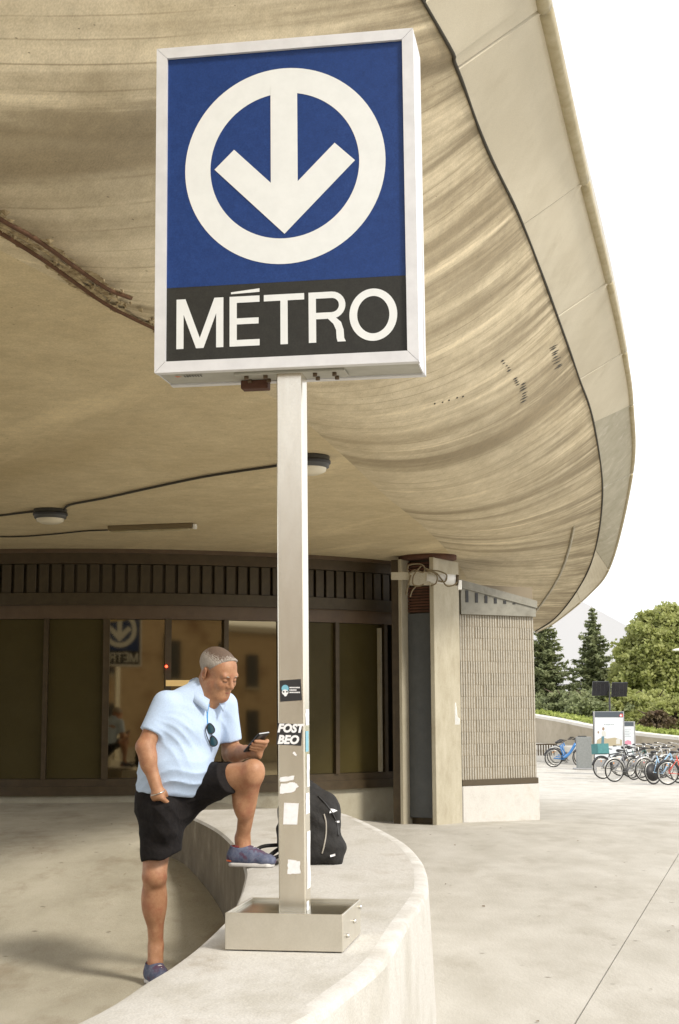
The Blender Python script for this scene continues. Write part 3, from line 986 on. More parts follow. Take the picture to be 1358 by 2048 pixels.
# ================================================================== ribbed block wall
WL = Vector((1.525, 18.0, 0)); wyaw = math.radians(31)
WD = Vector((math.cos(wyaw), math.sin(wyaw), 0)); WN = Vector((math.sin(wyaw), -math.cos(wyaw), 0))
Rw = Matrix.Rotation(wyaw, 3, 'Z')
def wp(u, z, o=0.0):
    return WL + WD * u + WN * o + Vector((0, 0, z))
WLEN = 1.2
wall = thing('block_wall', 'short wall of ribbed concrete blocks beside the column', 'wall', tuple(WL))
mb = MB().box(wp(WLEN / 2, 1.4, -.14), (WLEN - .01, .2, 3.0), Rw); mb.build('mortar_core', M['mortar'], wall)
mb = MB().box(wp(WLEN / 2 + .005, .07, -.14), (WLEN + .02, .26, .60), Rw, .01); mb.build('plinth', M['plinth'], wall)
mb = MB().box(wp(WLEN / 2, .408, -.083), (WLEN, .14, .072), Rw); mb.build('damp_course', M['strip'], wall)
NCR, NB_ = 14, 5
zc0, zc1 = .446, 2.51
chh = (zc1 - zc0) / NCR
bw = .24
blocks = {}
def block_mesh(w, seed):
    r = random.Random(seed)
    mb = MB()
    h = chh - .0025
    nr = max(1, round(w / .04))
    rw = w / nr
    mb.box((0, .05, 0), (w, .06, h))
    for k in range(nr):
        x = -w / 2 + rw * (k + .5)
        d0, d1 = .022, .022
        hw = rw * .33
        vs = [(x - hw, .02, -h / 2), (x + hw, .02, -h / 2), (x + hw * .8, .02 - d0, -h / 2), (x - hw * .8, .02 - d0, -h / 2),
              (x - hw, .02, h / 2), (x + hw, .02, h / 2), (x + hw * .8, .02 - d1, h / 2), (x - hw * .8, .02 - d1, h / 2)]
        vs += [(x + hw * .8, .02 - (d0 + d1) / 2 + r.uniform(-.0015, .0015), r.uniform(-.02, .02)), (x - hw * .8, .02 - (d0 + d1) / 2 + r.uniform(-.0015, .0015), r.uniform(-.02, .02))]
        mb.add(vs, [(3, 2, 8, 9), (9, 8, 6, 7), (1, 8, 2), (1, 5, 8), (5, 6, 8), (0, 3, 9), (0, 9, 4), (4, 9, 7), (0, 1, 2, 3), (7, 6, 5, 4)])
    return mb.mesh('block', M['block'])
full = [block_mesh(bw - .006, s) for s in range(5)]
halfb = [block_mesh(bw / 2 - .006, 20 + s) for s in range(3)]
rb = random.Random(9)
for c in range(NCR):
    u = 0.0
    first = c % 2 == 1
    while u < WLEN - .01:
        w = bw / 2 if (first or u + bw > WLEN + .01) else bw
        me = rb.choice(halfb if w < bw else full)
        first = False
        o = bpy.data.objects.new('block', me); COL.objects.link(o); o.parent = wall
        o.location = wp(u + w / 2, zc0 + chh * (c + .5), -.035 + rb.uniform(-.003, .003)) - wall.location
        o.rotation_euler = (0, 0, wyaw)
        u += w
# louvred header with a sloping cap
zl, zr = 2.845, 2.625
def ztop(u): return zl + (zr - zl) * u / WLEN
mb = MB(); mb.prism([wp(0, zc1 + .004, .015), wp(WLEN, zc1 + .004, .015), wp(WLEN, ztop(WLEN), .015), wp(0, ztop(0), .015)], -WN * .1)
hd = mb.build('header_panel', M['grey_paint'], wall)
mb = MB(); mb.prism([wp(-.01, ztop(0) + .0, .035), wp(WLEN + .01, ztop(WLEN), .035), wp(WLEN + .01, ztop(WLEN) + .095, .035), wp(-.01, ztop(0) + .105, .035)], -WN * .2)
mb.build('sloping_cap', M['grey_paint'], wall)
for k in range(6):
    u = .09 + k * .15
    z1 = ztop(u) - .012; z0 = 2.665
    if z1 - z0 > .01:
        mb = MB().box(wp(u, (z0 + z1) / 2, .017), (.042, .012, z1 - z0), Rw)
        mb.build('louvre_slot', M['black'], wall)
# small white notice stuck on the column edge
mb = MB().prism([at(x, y, 16.05) for x, y in ((910, 1449), (918, 1449), (918.5, 1437), (914, 1434), (911, 1405), (909.5, 1408))], Vector((.006, .012, 0)))
mb.build('paper_strip', M['sign_white'], col_)

# ================================================================== ceiling lamps and cables
def ceiling_lamp(px, py, label):
    p = atz(px, py, CZ)
    t = thing('ceiling_lamp', label, 'lamp', (p.x, p.y, CZ), 'round ceiling lamps under the canopy')
    mb = MB(); mb.lathe([(0, 0), (.155, 0), (.155, -.05), (.15, -.085), (.135, -.09), (0, -.09)], n=28); mb.build('housing', M['dark_grey'], t, True)
    mb = MB(); mb.lathe([(.132, -.088), (.125, -.115), (.08, -.135), (0, -.14)], n=28); mb.build('lens', M['lens'], t, True)
    mb = MB(); mb.lathe([(.157, -.03), (.163, -.035), (.163, -.055), (.157, -.06)], n=28); mb.build('rim_ring', M['black'], t, True)
    return p
L1 = ceiling_lamp(101, 1019, 'round dark ceiling lamp at left above the glazing, with cables on both sides')
L2 = ceiling_lamp(618, 913, 'round dark ceiling lamp half hidden behind the sign post')
def ccable(pts, label, r=.011, n=30):
    mb = MB(); mb.tube(spline([atz(x, y, CZ - .015) for x, y in pts], n), r, n=6)
    o = mb.build('ceiling_cable', M['cable'])
    tag(o, label, 'cable', 'cables fixed under the canopy')
ccable([(128, 1019), (142, 1009), (210, 996), (300, 976), (400, 955), (480, 942), (560, 930), (606, 916)], 'black ceiling cable running between the two round lamps')
ccable([(-150, 1043), (-60, 1036), (0, 1031), (40, 1026), (76, 1022)], 'black ceiling cable running from the left lamp out of the picture')
ccable([(-150, 1080), (-40, 1074), (40, 1073), (110, 1068), (170, 1062), (216, 1060)], 'thin ceiling cable leading to the narrow tube light', r=.009)
t0, t1 = atz(218, 1058, CZ - .03), atz(386, 1052, CZ - .03)
tl = thing('tube_light', 'narrow brown tube light mounted flat on the soffit', 'lamp', tuple((t0 + t1) / 2))
dirv = (t1 - t0); Rt = Matrix.Rotation(math.atan2(dirv.y, dirv.x), 3, 'Z')
mb = MB().box((t0 + t1) / 2 + Vector((0, 0, .005)), (dirv.length, .09, .05), Rt, .006); mb.build('housing', M['conduit'], tl)
mb = MB().box((t0 + t1) / 2 + Vector((0, 0, -.03)), (dirv.length * .93, .06, .02), Rt, .006); mb.build('diffuser', M['flash'], tl)
mb = MB().box(t1 + Vector((0, 0, -.005)) + dirv.normalized() * .02, (.03, .06, .05), Rt, .004); mb.build('end_cap', M['white_light'], tl)
# ================================================================== sign on its post
fl, fr = atz(450, 1901.5, BZ), atz(686, 1907, BZ)
SX = (fr - fl).normalized()                       # sign's right
SY = Vector((-SX.y, SX.x, 0))                     # into the picture
BWID = (fr - fl).length
BDEP = .385
SO = (fl + fr) / 2 + SY * BDEP / 2
PW = .093
Rs = Matrix((SX, SY, Vector((0, 0, 1)))).transposed()
LEAN = -.0055
def sl(x, y, z):
    return SO + SX * (x + LEAN * (z - BZ)) + SY * y + Vector((0, 0, z - BZ))
def hit(px, py, yloc):
    """sign coordinates (x, z) of a photograph position on the plane y = yloc"""
    d = ray(px, py)
    p0 = SO + SY * yloc
    o = Vector((0, 0, CAM_H))
    t = (p0 - o).dot(SY) / d.dot(SY)
    p = o + d * t
    return ((p - SO).dot(SX) - LEAN * (p.z - BZ), p.z)
sign = thing('metro_sign', 'tall blue MÉTRO sign with white arrow in a circle on a square steel post', 'sign', tuple(SO))
bm_ = MB()
# base: open topped steel tray
h = .118
POFF = (hit(584.5, 1820, -.046)[0])
for (x, y, sx, sy) in ((0, -BDEP / 2 + .004, BWID, .008), (0, BDEP / 2 - .004, BWID, .008), (-BWID / 2 + .004, 0, .008, BDEP - .016), (BWID / 2 - .004, 0, .008, BDEP - .016)):
    bm_.box(sl(x, y, BZ + h / 2 + .004), (sx, sy, h), Rs, .002)
bb = bm_.build('base_box', M['steel_box'], sign)
MB().box(sl(0, 0, BZ + h - .010), (BWID - .017, BDEP - .017, .004), Rs).build('top_plate', mat('plate_reflection_tone', (.30, .29, .23), (.42, .40, .33), rough=.22, metal=.9, scale=7), sign)  # plate colour darkened to imitate the canopy reflected in it
for (y, z) in ((-.12, .045), (.03, .07), (.16, .1)):
    mb = MB(); mb.tube([sl(BWID / 2, y, BZ + z), sl(BWID / 2 + .010, y, BZ + z)], .007, n=8); mb.build('bolt', M['chrome'], bb)
# post
SB = hit(570, 735, -.08)[1]
mb = MB()
b = PW / 2
vs, fs = [], []
for z in (BZ + .008, SB + .01):
    for sx, sy in ((-1, -1), (1, -1), (1, 1), (-1, 1)):
        c = .004
        if sx * sy > 0: cc = [(sx * b, sy * (b - c)), (sx * (b - c), sy * b)] if sx < 0 else [(sx * b, sy * (b - c)), (sx * (b - c), sy * b)]
        else: cc = [(sx * (b - c), sy * b), (sx * b, sy * (b - c))]
        vs += [sl(POFF + x, y, z) for x, y in cc]
    # order corners around
n8 = 8
fs = [(k, (k + 1) % 8, 8 + (k + 1) % 8, 8 + k) for k in range(8)] + [tuple(range(7, -1, -1)), tuple(range(8, 16))]
mb.add(vs, fs)
post = mb.build('post', M['steel'], sign)

# cabinet
T = .24
c4 = [hit(*p, -T / 2) for p in ((313, 100.5), (829.5, 52.5), (834, 723.5), (309, 745.5))]
xl, xr = (c4[0][0] + c4[3][0]) / 2, (c4[1][0] + c4[2][0]) / 2
zt, zb = (c4[0][1] + c4[1][1]) / 2, (c4[3][1] + c4[2][1]) / 2
SW, SH = xr - xl, zt - zb
scx, scz = (xl + xr) / 2, (zt + zb) / 2
print('SIGN', SW, SH, 'base', BWID, 'Y', SO.y, 'corners', c4, math.degrees(math.atan2(-SX.y, SX.x)))
cab = MB().box(sl(scx, 0, scz), (SW - .012, T - .066, SH - .012), Rs, .003).build('cabinet', M['sign_grey'], sign)
FRW = .040
iw, ih = SW - 2 * FRW, SH - 2 * FRW
def face_set(side):
    s = side
    def q(x, z, off):       # off = distance out of the face
        return sl(scx + s * x, -s * (T / 2 + off), scz + z)
    hw, hh, f = SW / 2, SH / 2, FRW
    quads = [[(-hw, -hh), (hw, -hh), (hw - f, -hh + f), (-hw + f, -hh + f)], [(hw, -hh), (hw, hh), (hw - f, hh - f), (hw - f, -hh + f)],
             [(hw, hh), (-hw, hh), (-hw + f, hh - f), (hw - f, hh - f)], [(-hw, hh), (-hw, -hh), (-hw + f, -hh + f), (-hw + f, hh - f)]]
    for qd in quads:
        cx = sum(p[0] for p in qd) / 4; cz = sum(p[1] for p in qd) / 4
        pp = [(cx + (x - cx) * .9985, cz + (z - cz) * .9985) for x, z in qd]
        mb = MB(); mb.prism([q(x, z, -.034) for x, z in pp], SY * (-s) * .034)
        mb.build('frame_bar', M['white_frame'], sign)
    # panel
    OFF = -.013
    U = iw
    top = ih / 2
    mb = MB(); mb.prism([q(x, z, OFF - .006) for x, z in ((-U / 2, top - U), (U / 2, top - U), (U / 2, top), (-U / 2, top))], SY * (-s) * .006)
    pan = mb.build('blue_panel', M['sign_blue'], sign)
    mb = MB(); mb.prism([q(x, z, OFF - .006) for x, z in ((-U / 2, -top), (U / 2, -top), (U / 2, top - U - .0005), (-U / 2, top - U - .0005))], SY * (-s) * .006)
    blk = mb.build('black_panel', M['sign_black'], sign)
    def n2(x, y, off=OFF + .0012):      # normalised: x from centre, y down from the panel top
        return q(x * U, top - y * U, off)
    # ring
    mb = MB(); N = 96; vs = []
    for k in range(N):
        a = 2 * math.pi * k / N
        for r in (.4227, .3140):
            vs.append(n2(r * math.cos(a), .502 - r * math.sin(a)))
    mb.add(vs, [(2 * k, 2 * ((k + 1) % N), 2 * ((k + 1) % N) + 1, 2 * k + 1) for k in range(N)])
    mb.build('ring', M['sign_white'], pan)
    o2 = OFF + .0020
    arrow = [(-.0567, .15), (.0567, .15), (.0567, .575), (.2125, .4205), (.2965, .5015), (0, .797), (-.2965, .5015), (-.2125, .4205), (-.0567, .575)]
    mb = MB()
    pts = [n2(x, y, o2) for x, y in arrow]
    mb.add(pts, [(0, 1, 2, 8), (2, 3, 4, 5), (8, 2, 5), (8, 5, 6, 7)])
    mb.build('arrow', M['sign_white'], pan)
    # MÉTRO, drawn letter by letter
    bl, ct = 1.262, 1.052
    st = .0305
    def letter(polys):
        mb = MB()
        for k, pl in enumerate(polys):
            p = [n2(x, y, OFF + .0012 + .00004 * k) for x, y in pl]
            mb.add(p, [tuple(range(len(p)))])
        mb.build('letter', M['sign_white'], blk)
    def rect(x0, x1, y0, y1): return [(x0, y1), (x1, y1), (x1, y0), (x0, y0)]
    x0, x1 = -.457, -.258; xm = (x0 + x1) / 2
    letter([rect(x0, x0 + st, ct, bl), rect(x1 - st, x1, ct, bl), [(x0 + st * .2, ct), (x0 + st * 1.25, ct), (xm + st * .52, bl), (xm - st * .52, bl)], [(x1 - st * 1.25, ct), (x1 - st * .2, ct), (xm + st * .52, bl), (xm - st * .52, bl)]])
    x0, x1 = -.232, -.106; ym = (ct + bl) / 2
    letter([rect(x0, x0 + st, ct, bl), rect(x0 + st, x1, ct, ct + st * .88), rect(x0 + st, x1 - .004, ym - st * .42, ym + st * .42), rect(x0 + st, x1, bl - st * .88, bl), [(x0 + .006, ct - .011), (x1, ct - .011 - .004), (x1, ct - .026 - .004), (x0 + .006, ct - .019)]])
    x0, x1 = -.088, .080; xm = (x0 + x1) / 2
    letter([rect(x0, x1, ct, ct + st * .88), rect(xm - st / 2, xm + st / 2, ct + st * .88, bl)])
    # R
    x0 = .098; bx = .2135; rb = .0565; yb = ct + rb * 2
    outer = [(bx - .02 + rb * math.sin(t), ct + rb - rb * math.cos(t)) for t in np.linspace(0, math.pi, 14)]
    ri = rb - st * .88
    innr = [(bx - .02 + ri * math.sin(t), ct + rb - ri * math.cos(t)) for t in np.linspace(0, math.pi, 14)]
    strips = [[outer[k], outer[k + 1], innr[k + 1], innr[k]] for k in range(13)]
    letter([rect(x0, x0 + st, ct, bl), rect(x0 + st, bx - .02, ct, ct + st * .88), rect(x0 + st, bx - .02, yb - st * .88, yb)] + strips +
           [[(bx - .040, yb - .004), (bx - .010, yb - .010), (bx + .018, yb + .016), (bx - .014, yb + .022)],
            [(bx - .014, yb + .022), (bx + .018, yb + .016), (bx + .028, yb + .048), (bx - .003, yb + .048)],
            [(bx - .003, yb + .048), (bx + .028, yb + .048), (bx + .030, bl - .014), (bx - .001, bl - .014)],
            [(bx - .001, bl - .014), (bx + .030, bl - .014), (bx + .037, bl), (bx + .003, bl)]])
    # O
    N = 56; cx, cy = .363, (ct + bl) / 2
    mb = MB(); vs = []
    for k in range(N):
        a = 2 * math.pi * k / N
        vs.append(n2(cx + .0975 * math.cos(a), cy + .1085 * math.sin(a))); vs.append(n2(cx + .0655 * math.cos(a), cy + .0775 * math.sin(a)))
    mb.add(vs, [(2 * k, 2 * ((k + 1) % N), 2 * ((k + 1) % N) + 1, 2 * k + 1) for k in range(N)])
    mb.build('letter', M['sign_white'], blk)
face_set(1)
face_set(-1)
# side skins, white like the frame, set back behind the frame lips
for sx in (-1, 1):
    mb = MB().box(sl(scx + sx * (SW / 2 - .0045), 0, scz), (.005, T - .072, SH - .01), Rs); mb.build('side_skin', M['white_frame'], sign)
# number painted on the side
def text_mesh(body, size, m, bold=0.0, shear=0.0):
    cu = bpy.data.curves.new('lettering', 'FONT')
    cu.body = body; cu.size = size; cu.offset = bold; cu.shear = shear; cu.align_x = 'CENTER'; cu.align_y = 'CENTER'
    cu.space_line = .86; cu.resolution_u = 3
    ob = bpy.data.objects.new('lettering', cu); COL.objects.link(ob)
    dg = bpy.context.evaluated_depsgraph_get()
    me = bpy.data.meshes.new_from_object(ob.evaluated_get(dg))
    bpy.data.objects.remove(ob); bpy.data.curves.remove(cu)
    me.materials.clear(); me.materials.append(m)
    return me
def put_text(name, me, parent, origin, xa, ya):
    za = xa.cross(ya)
    MM = Matrix((xa, ya, za)).transposed().to_4x4(); MM.translation = origin
    me.transform(MM)
    return link(name, me, parent)
put_text('side_number', text_mesh('2003', .055, M['black'], bold=.0015), cab, sl(scx + SW / 2 + .0004, .03, zt - .155), Vector((0, 0, -1)), SY)
# underside: mounting plate, bolts, bracket and a small maker's label
mb = MB().box(sl(POFF + .0, .0, zb + .001), (.40, .10, .010), Rs, .002); pl = mb.build('mounting_plate', M['sign_grey'], sign)
for x in (-.16, -.09, .09, .16):
    for y in (-.028, .028):
        mb = MB().tube([sl(POFF + x, y, zb - .004), sl(POFF + x, y, zb - .016)], .009, n=6); mb.build('bolt', M['facade_brown'], pl)
mb = MB().box(sl(POFF - .145, .055, zb - .02), (.10, .05, .032), Rs, .003); mb.build('cable_bracket', M['rust'], pl)
mb = MB().box(sl(xl + .085, -.045, zb + .004), (.04, .030, .005), Rs); lab = mb.build('maker_label', M['sign_grey'], sign)
mb = MB(); mb.add([sl(xl + .055, -.055, zb + .001), sl(xl + .08, -.045, zb + .001), sl(xl + .062, -.035, zb + .001)], [(0, 1, 2)]); mb.build('orange_mark', mat('orange_print', (.6, .12, .02)), lab)
mb = MB()
for k in range(7):
    x = xl + .092 + k * .010
    mb.box(sl(x, -.046, zb + .0008), (.0045 + .001 * (k % 2), .022, .001), Rs)
mb.build('printed_bars', M['black'], lab)

# stickers on the post
FY = -PW / 2
def sticker(name, pts, m, off=.0008, y=FY):
    P = [hit(px, py, y) for px, py in pts]
    mb = MB(); mb.prism([sl(x, y - off, z) for x, z in P], SY * (-.0006))
    return mb.build(name, m, post)
M['sticker_dark'] = mat('sticker_dark', (.022, .020, .020), rough=.45)
M['paper'] = mat('torn_paper', (.72, .71, .70), (.82, .81, .80), rough=.8, scale=60)
M['sk_blue'] = mat('sticker_pale_blue', (.18, .42, .52), rough=.5)
sticker('dark_sticker', [(560.5, 1403.5), (604, 1400.5), (601.5, 1358), (559.5, 1361)], M['sticker_dark'])
def disc(cx, cy, rx, ry, n=16): return [(cx + rx * math.cos(2 * math.pi * k / n), cy + ry * math.sin(2 * math.pi * k / n)) for k in range(n)][::-1]
sticker('sticker_emblem', disc(570.5, 1377, 7.2, 7.5), M['sk_blue'], .0016)
sticker('sticker_emblem', disc(570.5, 1384.5, 6.6, 5.5), M['paper'], .0019)
sticker('sticker_emblem', disc(571.2, 1389.5, 3.2, 3.2), M['paper'], .0022)
sticker('sticker_emblem', disc(567.6, 1383.5, 1.7, 1.8), M['sticker_dark'], .0026)
sticker('sticker_emblem', disc(574.2, 1383.3, 1.7, 1.8), M['sticker_dark'], .0026)
for k, (y, x1) in enumerate(((1375, 600), (1380, 594.5), (1384.7, 600))):
    x = 579.2
    r = random.Random(k)
    while x < x1 - 1:
        w = r.uniform(1.4, 3.2)
        sticker('small_print', [(x, y + 1.3), (min(x + w, x1), y + 1.2), (min(x + w, x1), y - 1.2), (x, y - 1.1)], M['paper'], .0016)
        x += w + .6
sticker('black_sticker', [(552.8, 1489), (602.5, 1491.5), (604.8, 1449), (555.5, 1446)], M['sticker_dark'])
for body, cy, cx, sz in (('FOST', 1457.2, 580.3, .0375), ('BEO', 1480, 576, .0385)):
    x, z = hit(cx, cy, FY)
    me = text_mesh(body, sz, M['paper'], bold=.0020, shear=.22)
    put_text('sticker_lettering', me, post, sl(x, FY - .0022, z), SX + Vector((0, 0, -.02)), Vector((0, 0, 1.02)))
rt = random.Random(5)
def torn(pts, j=1.6):
    out = []
    for i in range(len(pts)):
        a, b_ = pts[i], pts[(i + 1) % len(pts)]
        for k in range(5):
            t = k / 5
            out.append((a[0] + (b_[0] - a[0]) * t + (rt.uniform(-j, j) if k else 0), a[1] + (b_[1] - a[1]) * t + (rt.uniform(-j, j) if k else 0)))
    return out
sticker('torn_sticker', torn([(560, 1563.5), (586, 1560), (589, 1551), (560, 1555)], .8), M['paper'])
sticker('torn_sticker', torn([(560, 1587), (588, 1583), (598, 1572), (590, 1565), (562, 1567)], 1.2), M['paper'])
sticker('white_label', [(566.5, 1648.5), (594.5, 1648.8), (597.5, 1606.5), (568.5, 1605.5)], M['paper'])
sticker('torn_sticker', torn([(575, 1747.5), (601, 1746.5), (600, 1722), (576, 1719)], 1.0), M['paper'])
sticker('torn_sticker', torn([(585, 1506), (592, 1512), (594, 1509), (588, 1503)], .5), M['paper'])
# remains of labels on the post's right side
XR = POFF + PW / 2
for (z0, z1, y0, y1) in ((1.29, 1.345, -.03, .03), (.99, 1.06, -.035, .03), (.74, .93, -.02, .035), (1.08, 1.19, -.01, .035), (.66, .70, -.03, .01)):
    n = 7
    left = [(y0 + rt.uniform(-.006, .006), z0 + (z1 - z0) * k / n) for k in range(n + 1)]
    right = [(y1 + rt.uniform(-.006, .006), z0 + (z1 - z0) * k / n) for k in range(n, -1, -1)]
    mb = MB(); mb.prism([sl(XR + .0008, y, z) for y, z in left + right], SX * .0006)
    mb.build('torn_sticker', M['paper'], post)
mb = MB(); mb.prism([sl(XR + .0008, y, z) for y, z in ((-.03, 1.20), (.02, 1.20), (.02, 1.27), (-.03, 1.27))], SX * .0006); mb.build('faded_sticker', M['sk_blue'], post)
# ================================================================== implicit surfaces for organic shapes
class SDF:
    def __init__(self, lo, hi, h):
        self.h = h
        self.lo = np.array(lo, float)
        n = np.ceil((np.array(hi, float) - self.lo) / h).astype(int) + 1
        self.n = n
        self.D = np.full(n, .08, np.float32)
        self.ax = [self.lo[i] + h * np.arange(n[i]) for i in range(3)]
    def region(self, blo, bhi, m):
        sl_ = []
        for i in range(3):
            a = int(np.clip(np.floor((blo[i] - m - self.lo[i]) / self.h), 0, self.n[i]))
            b_ = int(np.clip(np.ceil((bhi[i] + m - self.lo[i]) / self.h) + 1, 0, self.n[i]))
            sl_.append(slice(a, b_))
        if any(s.stop - s.start < 1 for s in sl_): return None, None
        g = np.meshgrid(*[self.ax[i][sl_[i]] for i in range(3)], indexing='ij')
        return tuple(sl_), g
    def put(self, fn, blo, bhi, k, op):
        s, g = self.region(blo, bhi, .035 + k)
        if s is None: return
        d = fn(*g).astype(np.float32)
        a = self.D[s]
        if op == 'u':
            if k > 0:
                hh = np.clip(.5 + .5 * (a - d) / k, 0, 1)
                self.D[s] = a + (d - a) * hh - k * hh * (1 - hh)
            else: self.D[s] = np.minimum(a, d)
        else:
            d = -d
            if k > 0:
                hh = np.clip(.5 - .5 * (a - d) / k, 0, 1)
                self.D[s] = a + (d - a) * hh + k * hh * (1 - hh)
            else: self.D[s] = np.maximum(a, d)
    def cone(self, a, b, ra, rb, k=.02, op='u', flat=False, u=None, flat0=False):
        """tapered limb a->b; ra, rb radius or (ru, rv) with u the axis of ru; flat cuts it square at b"""
        a, b = np.array(a, float), np.array(b, float)
        ra = ra if isinstance(ra, tuple) else (ra, ra); rb = rb if isinstance(rb, tuple) else (rb, rb)
        ax = b - a; L = np.linalg.norm(ax); w = ax / L
        if u is None: u = np.array([1., 0, 0]) if abs(w[0]) < .8 else np.array([0, 1., 0])
        u = np.array(u, float); u = u - w * u.dot(w); u /= np.linalg.norm(u); v = np.cross(w, u)
        def fn(X, Y, Z_):
            px, py, pz = X - a[0], Y - a[1], Z_ - a[2]
            tt = (px * w[0] + py * w[1] + pz * w[2])
            t = np.clip(tt / L, 0, 1)
            ru = ra[0] + (rb[0] - ra[0]) * t; rv = ra[1] + (rb[1] - ra[1]) * t
            pu = px * u[0] + py * u[1] + pz * u[2]; pv = px * v[0] + py * v[1] + pz * v[2]
            ex = tt - t * L
            if ra[0] == ra[1] and rb[0] == rb[1]:
                d = np.sqrt(pu * pu + pv * pv + ex * ex) - ru
            else:
                rm = np.minimum(ru, rv)
                q = np.sqrt((pu / ru) ** 2 + (pv / rv) ** 2 + (ex / rm) ** 2) + 1e-6
                q2 = np.sqrt((pu / ru ** 2) ** 2 + (pv / rv ** 2) ** 2 + (ex / rm ** 2) ** 2) + 1e-6
                d = q * (q - 1) / q2
            if flat: d = np.maximum(d, tt - L)
            if flat0: d = np.maximum(d, -tt)
            return d
        r = max(ra + rb)
        self.put(fn, np.minimum(a, b) - r, np.maximum(a, b) + r, k, op)
    def ell(self, c, r, R=None, k=.02, op='u'):
        c = np.array(c, float); r = np.array(r, float)
        Rm = np.array(R) if R is not None else np.eye(3)
        def fn(X, Y, Z_):
            p = np.stack([X - c[0], Y - c[1], Z_ - c[2]], -1) @ Rm
            q = np.sqrt(((p / r) ** 2).sum(-1)) + 1e-6
            q2 = np.sqrt(((p / r ** 2) ** 2).sum(-1)) + 1e-6
            return q * (q - 1) / q2
        m = r.max()
        self.put(fn, c - m, c + m, k, op)
    def cut(self, p, n, k=.0, blo=None, bhi=None):
        p, n = np.array(p, float), np.array(n, float); n /= np.linalg.norm(n)
        hi = self.lo + self.h * (self.n - 1)
        blo = self.lo if blo is None else blo; bhi = hi if bhi is None else bhi
        def fn(X, Y, Z_): return -((X - p[0]) * n[0] + (Y - p[1]) * n[1] + (Z_ - p[2]) * n[2])
        self.put(fn, blo, bhi, k, 's')
    def wrinkle(self, fn):
        g = np.meshgrid(*self.ax, indexing='ij')
        self.D += fn(*g).astype(np.float32)
    def mesh(self):
        D = self.D
        h = self.h
        nx, ny, nz = D.shape
        S = D < 0
        c = [(i, j, k) for i in (0, 1) for j in (0, 1) for k in (0, 1)]
        cs_ = [S[i:nx - 1 + i, j:ny - 1 + j, k:nz - 1 + k] for i, j, k in c]
        cnt = sum(x.astype(np.int8) for x in cs_)
        act = (cnt > 0) & (cnt < 8)
        idx = np.full(act.shape, -1, np.int64)
        cells = np.argwhere(act)
        idx[act] = np.arange(len(cells))
        pos = np.zeros((len(cells), 3)); num = np.zeros(len(cells))
        for p in range(8):
            for ax_ in range(3):
                if c[p][ax_] == 0:
                    q = list(c[p]); q[ax_] = 1
                    A = D[cells[:, 0] + c[p][0], cells[:, 1] + c[p][1], cells[:, 2] + c[p][2]]
                    B = D[cells[:, 0] + q[0], cells[:, 1] + q[1], cells[:, 2] + q[2]]
                    m = (A < 0) != (B < 0)
                    t = np.where(m, A / np.where(A == B, 1, A - B), 0)
                    off = np.zeros((len(cells), 3)); off[:] = c[p]; off[:, ax_] += t
                    pos += np.where(m[:, None], off, 0); num += m
        pos = self.lo + h * (cells + pos / num[:, None])
        faces = []
        for ax_ in range(3):
            b_, d_ = [(1, 2), (2, 0), (0, 1)][ax_]
            e0 = [slice(None)] * 3; e1 = [slice(None)] * 3
            e0[ax_] = slice(0, -1); e1[ax_] = slice(1, None)
            ch = S[tuple(e0)] != S[tuple(e1)]
            pts = np.argwhere(ch)
            ok = (pts[:, b_] > 0) & (pts[:, d_] > 0) & (pts[:, b_] < act.shape[b_]) & (pts[:, d_] < act.shape[d_])
            pts = pts[ok]
            inside = S[tuple(pts.T)]
            def cell(db, dd):
                q = pts.copy(); q[:, b_] += db; q[:, d_] += dd
                return idx[tuple(q.T)]
            f = np.stack([cell(-1, -1), cell(0, -1), cell(0, 0), cell(-1, 0)], 1)
            f[~inside] = f[~inside][:, ::-1]
            faces.append(f)
        F = np.concatenate(faces)
        F = F[(F >= 0).all(1)]
        return pos, F
    def relax(self, pos, F, it=1, w=.5):
        for _ in range(it):
            acc = np.zeros_like(pos); n = np.zeros(len(pos))
            for k in range(4):
                a, b = F[:, k], F[:, (k + 1) % 4]
                np.add.at(acc, a, pos[b]); np.add.at(acc, b, pos[a]); np.add.at(n, a, 1); np.add.at(n, b, 1)
            pos = pos + w * (acc / np.maximum(n, 1)[:, None] - pos)
        return pos
    def build(self, name, mats, parent=None, relax=1, region=None):
        pos, F = self.mesh()
        if relax: pos = self.relax(pos, F, relax)
        me = bpy.data.meshes.new(name)
        me.from_pydata(pos.tolist(), [], F.tolist())
        for m in (mats if isinstance(mats, (list, tuple)) else [mats]): me.materials.append(m)
        me.polygons.foreach_set('use_smooth', [True] * len(me.polygons))
        me.update()
        return link(name, me, parent)

# ================================================================== the man with the phone
M['skin'] = mat('tanned_skin', (.32, .150, .074), (.43, .225, .12), rough=.55, scale=18, detail=6, dirt=(.30, .105, .056), dscale=14, dlo=.5, dhi=.75, grain=.06)
M['hair'] = mat('grey_hair', (.22, .185, .15), (.44, .40, .355), rough=.75, scale=260, detail=3, lo=.25, hi=.75, dirt=(.13, .085, .055), dscale=16, dlo=.5, dhi=.8, bump=.25, bscale=500, bdist=.003)
M['hair_top'] = mat('brown_hair', (.075, .048, .032), (.15, .10, .07), rough=.75, scale=260, detail=3, lo=.25, hi=.75, bump=.25, bscale=500, bdist=.003)
M['shirt'] = mat('light_blue_shirt', (.43, .545, .72), (.46, .57, .74), rough=.85, scale=140, detail=4, sheen=.1, bump=.12, bscale=120, bdist=.006, grain=.06)
M['shirt_dark'] = mat('blue_placket', (.06, .27, .58), rough=.8)
M['shorts'] = mat('dark_shorts', (.010, .0085, .0085), (.015, .0125, .012), rough=.9, scale=40, bump=.4, bscale=30, bdist=.02, spec=.2)
